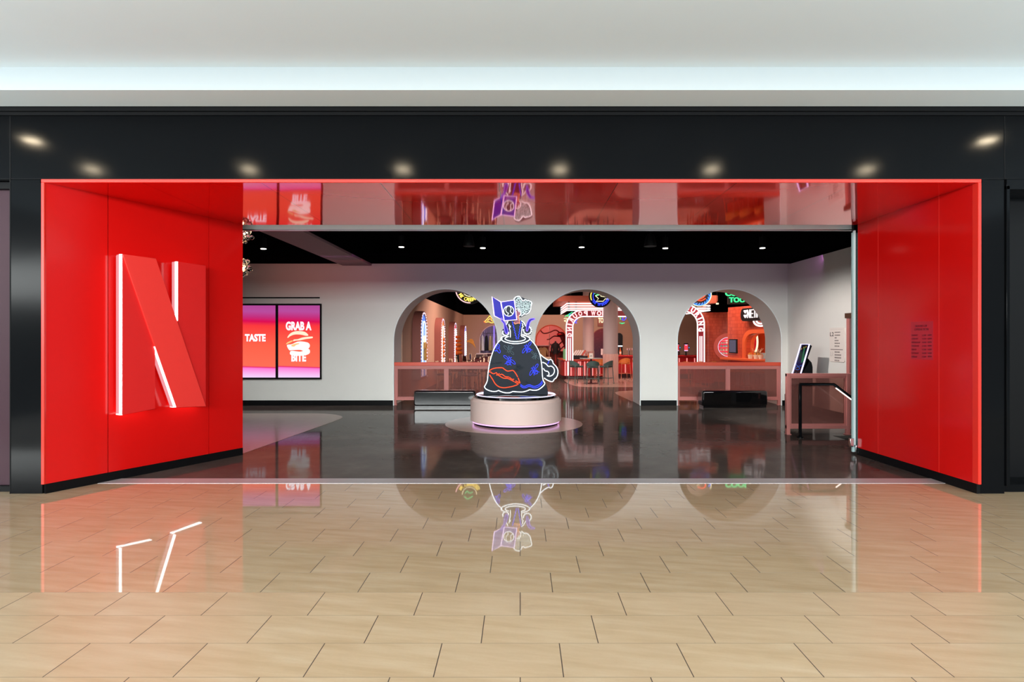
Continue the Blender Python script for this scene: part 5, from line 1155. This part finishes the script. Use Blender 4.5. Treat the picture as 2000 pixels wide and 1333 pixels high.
ns = thing('brand_sign', 'black rounded sign with glowing white letters high on the tiled wall', 'lit sign', (6.71, 19.0, 0), frB.rz)
a, b = frB.at(1446, 628, .25), frB.at(1470, 601.5, .25); hh = b[1] - a[1]; x0 = a[0]
MB().plate([[(x0 + hh * .3 - hh * .3 * math.sin(PI * k / 12), a[1] + hh / 2 - hh / 2 * math.cos(PI * k / 12)) for k in range(13)] + [(x0 + 2.6, b[1]), (x0 + 2.6, a[1])]], -.25, -.03).build('backing', M_['backing_black'], ns, bevel=.01)
box('mount', M_['backing_black'], x0 + .4, x0 + 2.0, -.03, -.001, a[1] + .1, b[1] - .1, ns)
mb = MB(); l0, l1 = frB.at(1459.5, 621.5, .27), frB.at(1476, 604.2, .27); lw = (frB.at(1484, 612, .27)[0] - l0[0]) / 4
for k, ch in enumerate('NETFLIX'): text_into(mb, ch, l0[0] + lw * k, l0[0] + lw * (k + (.5 if ch == 'I' else .85)), l0[1], l1[1], -.27, bold=-.012, thick=.03)
mb.build('letters', NEON['warm'], ns)
for yy in (609, 618): 
    h0 = frB.at(1455.2, yy, .27); MB().plate([[(h0[0], h0[1] - .055), (h0[0] + .06, h0[1] + .02), (h0[0] + .04, h0[1] + .045), (h0[0], h0[1] + .03), (h0[0] - .04, h0[1] + .045), (h0[0] - .06, h0[1] + .02)]], -.28, -.25).build('small_mark', NEON['warm'], ns)
sm = thing('smile_neon', 'white neon smile curving above the orange serving hatch', 'neon sign', (6.71, 19.0, 0), frB.rz)
c0 = frB.at(1486.5, 625.5, .05)
for rr in (.25, .15): MB().tube([(c0[0] + 1.25 * rr * math.cos(PI + PI * k / 14), -.06, c0[1] + .62 * rr * 1.15 * math.sin(PI + PI * k / 14)) for k in range(15)], .026).build('smile_tube', NEON['warm'], sm)

# round and lettered neon signs hung from the hall ceiling
def hung(name, label, c, d, r, group=None):
    p = P(c[0], c[1], d); t = thing(name, label, 'neon sign', p)
    MB().plate([circle(0, 0, r, 40)], .03, .08).build('disc', M_['backing_black'], t); MB().cyl((-r * .6, .05, r * .7), (-r * .6, .05, 4.0 - p.z), .008, 6).cyl((r * .6, .05, r * .7), (r * .6, .05, 4.0 - p.z), .008, 6).build('hanger', M_['black'], t)
    return t
def arc_text(mb, body, r, a0, step, h, top_out, y=0.0, bold=.02, wf=.8):
    for k, ch in enumerate(body):
        if ch == ' ': continue
        a = R(a0 + step * k); X, Z = r * math.cos(a), r * math.sin(a)
        rot = (PI / 2 - a) if top_out else (-PI / 2 - a)
        text_into(mb, ch, -h * wf / 2, h * wf / 2, -h / 2, h / 2, y, bold=bold, thick=.03, M=Matrix.Translation((X, 0, Z)) @ Matrix.Rotation(rot, 4, 'Y'))
    return mb
t = hung('round_neon_sign', 'round black neon sign with yellow lettering along its bottom above the first arch', (917, 565), 18.0, .46)
arc_text(MB(), 'MY CABBAGES', .32, 214, 11.2, .115, False).build('yellow_lettering', NEON['yellow'], t)
MB().tube([(.22 * math.cos(R(a)), 0, .22 * math.sin(R(a))) for a in range(180, 361, 10)], .013).build('inner_arc', NEON['cream'], t)
MB().tube([(.42 * math.cos(R(a)), 0, .42 * math.sin(R(a))) for a in range(190, 276, 6)], .016).build('outer_arc', NEON['pink'], t)
MB().tube(smooth([(-.14, 0, -.02), (-.08, 0, -.1), (0, 0, -.04), (.1, 0, -.08)], 5), .014).tube(smooth([(-.16, 0, .06), (-.05, 0, .14), (.1, 0, .05)], 5), .014).build('green_leaf', NEON['green'], t)
t = hung('round_neon_sign', 'round black neon sign in blue, green and yellow above the middle archway', (1172.5, 579), 20.0, .385)
arc_text(MB(), 'The Original', .29, 208, 12.5, .075, False, bold=0.0, wf=.62).build('blue_lettering', NEON['blue'], t)
mb = MB(); [mb.box(-.02, .02, -.02, .0, -.03, .03) for _ in ()]
MB().tube([(.325 * math.cos(R(a)) , 0, .325 * math.sin(R(a))) for a in range(150, 206, 6)], .018).build('yellow_arc', NEON['yellow'], t)
MB().tube([(.245 * math.cos(R(a)), 0, .245 * math.sin(R(a))) for a in range(120, 421, 10)], .012).build('blue_ring', NEON['blue'], t)
MB().tube(smooth([(-.2, 0, .08), (-.1, 0, .16), (-.06, 0, .05), (-.16, 0, .02), (-.04, 0, .1)], 5), .014).build('green_scribble', NEON['green'], t)
MB().tube([(-.17, 0, .02), (-.02, 0, .05), (-.02, 0, .2), (.02, 0, .0), (.16, 0, -.02), (.46, 0, -.10), (.16, 0, -.09), (.1, 0, -.17), (-.14, 0, -.17), (-.06, 0, -.08), (-.17, 0, .02)], .014).build('cream_arrow', NEON['cream'], t)
t = hung('round_neon_sign', 'round black neon sign with red swirl and blue waves above the right arch', (1366, 575), 19.0, .41)
MB().tube([(.385 * math.cos(R(a)), 0, .385 * math.sin(R(a))) for a in range(200, 391, 8)], .014).build('cream_rim', NEON['cream'], t)
MB().tube(smooth([(-.3, 0, -.12), (-.15, 0, -.16), (0, 0, -.16), (.15, 0, -.08), (.2, 0, .06), (.1, 0, .14), (-.05, 0, .1)], 6), .02).tube(smooth([(-.24, 0, -.2), (-.1, 0, -.19), (.06, 0, -.21), (.2, 0, -.14)], 6), .018).build('red_swirl', NEON['red'], t)
mb = MB()
for k in range(9):
    a = R(225 + 17 * k); X, Z = .29 * math.cos(a), .29 * math.sin(a); mb.tube([(X + .07 * math.cos(a + q * .5 - 1.3), 0, Z + .07 * math.sin(a + q * .5 - 1.3)) for q in range(7)], .013)
mb.build('blue_waves', glow('neon_azure', (.03, .22, 1.0), 2.2), t)
MB().tube([(-.1, 0, .08), (-.02, 0, .0), (0, 0, .06)], .01).tube([(-.2, 0, .02), (-.14, 0, -.03)], .01).build('cream_strokes', NEON['cream'], t)
p = P(1440, 586, 19.0); t = thing('green_neon_sign', 'green neon letters reading TOO on a dark hanging panel above the tiled wall', 'neon sign', p)
s_ = 19.0 / F
box('backing', M_['backing_black'], (1424 - 1440) * s_ - .03, .62, .03, .07, -.14, .42, t)
text_into(MB(), 'TOO', (1424.2 - 1440) * s_, (1455.5 - 1440) * s_, -.085, .085, 0, bold=.035, thick=.04).build('green_letters', NEON['green'], t)
text_into(MB(), 'COOL', (1416.5 - 1440) * s_, (1462 - 1440) * s_, .12, .30, 0, bold=.035, thick=.04).build('green_letters', NEON['green'], t)
MB().cyl((0, .05, .4), (0, .05, 4.0 - p.z), .008, 6).build('hanger', M_['black'], t)
t = thing('coral_beam_box', 'coral box hanging under the black ceiling beside the red and blue round sign', 'bulkhead', P(1393, 586, 21.0)); box('box_shell', M_['box_pink'], -.16, .13, 0, 1.2, -.12, .16, t); MB().cyl((0, .5, .16), (0, .5, 4.0 - t.location.z), .02, 6).build('hanger', M_['black'], t)
p = P(1400.5, 593.5, 20.5); t = thing('track_light', 'small white-lit track lamp beside the coral hanging box', 'lamp', p); MB().cyl((-.03, 0, .0), (.05, 0, .0), .03, 10).build('lamp_head', NEON['cream'], t); MB().cyl((0, 0, .02), (0, 0, 4.0 - p.z), .008, 6).build('rod', M_['black'], t)
def squiggle(label, items, d, zc):
    p0 = P(items[0][0][0][0], items[0][0][0][1], d); t = thing('small_neon_sign', label, 'neon sign', p0)
    for pts, key in items: MB().tube(smooth([tuple(P(x, y, d) - p0) for x, y in pts], 4), .018).build('neon_tube', NEON[key], t)
    xs = [P(x, y, d) - p0 for pts, _ in items for x, y in pts]
    MB().cyl((xs[0].x, .03, xs[0].z), (xs[0].x, .03, 4.0 - p0.z), .008, 6).build('hanger', M_['black'], t)
    return t
squiggle('yellow and red pizza-shaped neon at the right edge of the first arch', [([(957, 617), (950, 625), (946, 629)], 'yellow'), ([(957, 617), (962, 624), (968, 628)], 'yellow'), ([(952, 627), (957, 623), (961, 627), (966, 629)], 'yellow'), ([(948, 630), (955, 629), (960, 631), (968, 629)], 'yellow'), ([(945, 628), (947, 630), (949, 628)], 'red'), ([(957, 622), (959, 624)], 'red')], 26.0, 0)
squiggle('green, cream and blue neon figure behind the mirrored neon arm', [([(1103, 619), (1108, 616), (1113, 613), (1118, 610)], 'green'), ([(1105, 617), (1111, 618), (1115, 615)], 'green'), ([(1111, 616), (1114, 614)], 'blue'), ([(1101, 623), (1105, 622), (1109, 624), (1102, 627), (1107, 629), (1110, 627)], 'cream'), ([(1128, 623), (1125, 628), (1123, 631), (1127, 631)], 'blue')], 26.5, 0)
squiggle('blue and green gem-shaped neon right of the front column', [([(1213, 618), (1219, 616), (1223, 620), (1219, 626), (1214, 624)], 'blue'), ([(1217, 618), (1216, 624)], 'blue'), ([(1211, 618), (1212, 625)], 'green'), ([(1210, 631), (1215, 632), (1220, 631), (1214, 633)], 'green')], 26.6, 0)
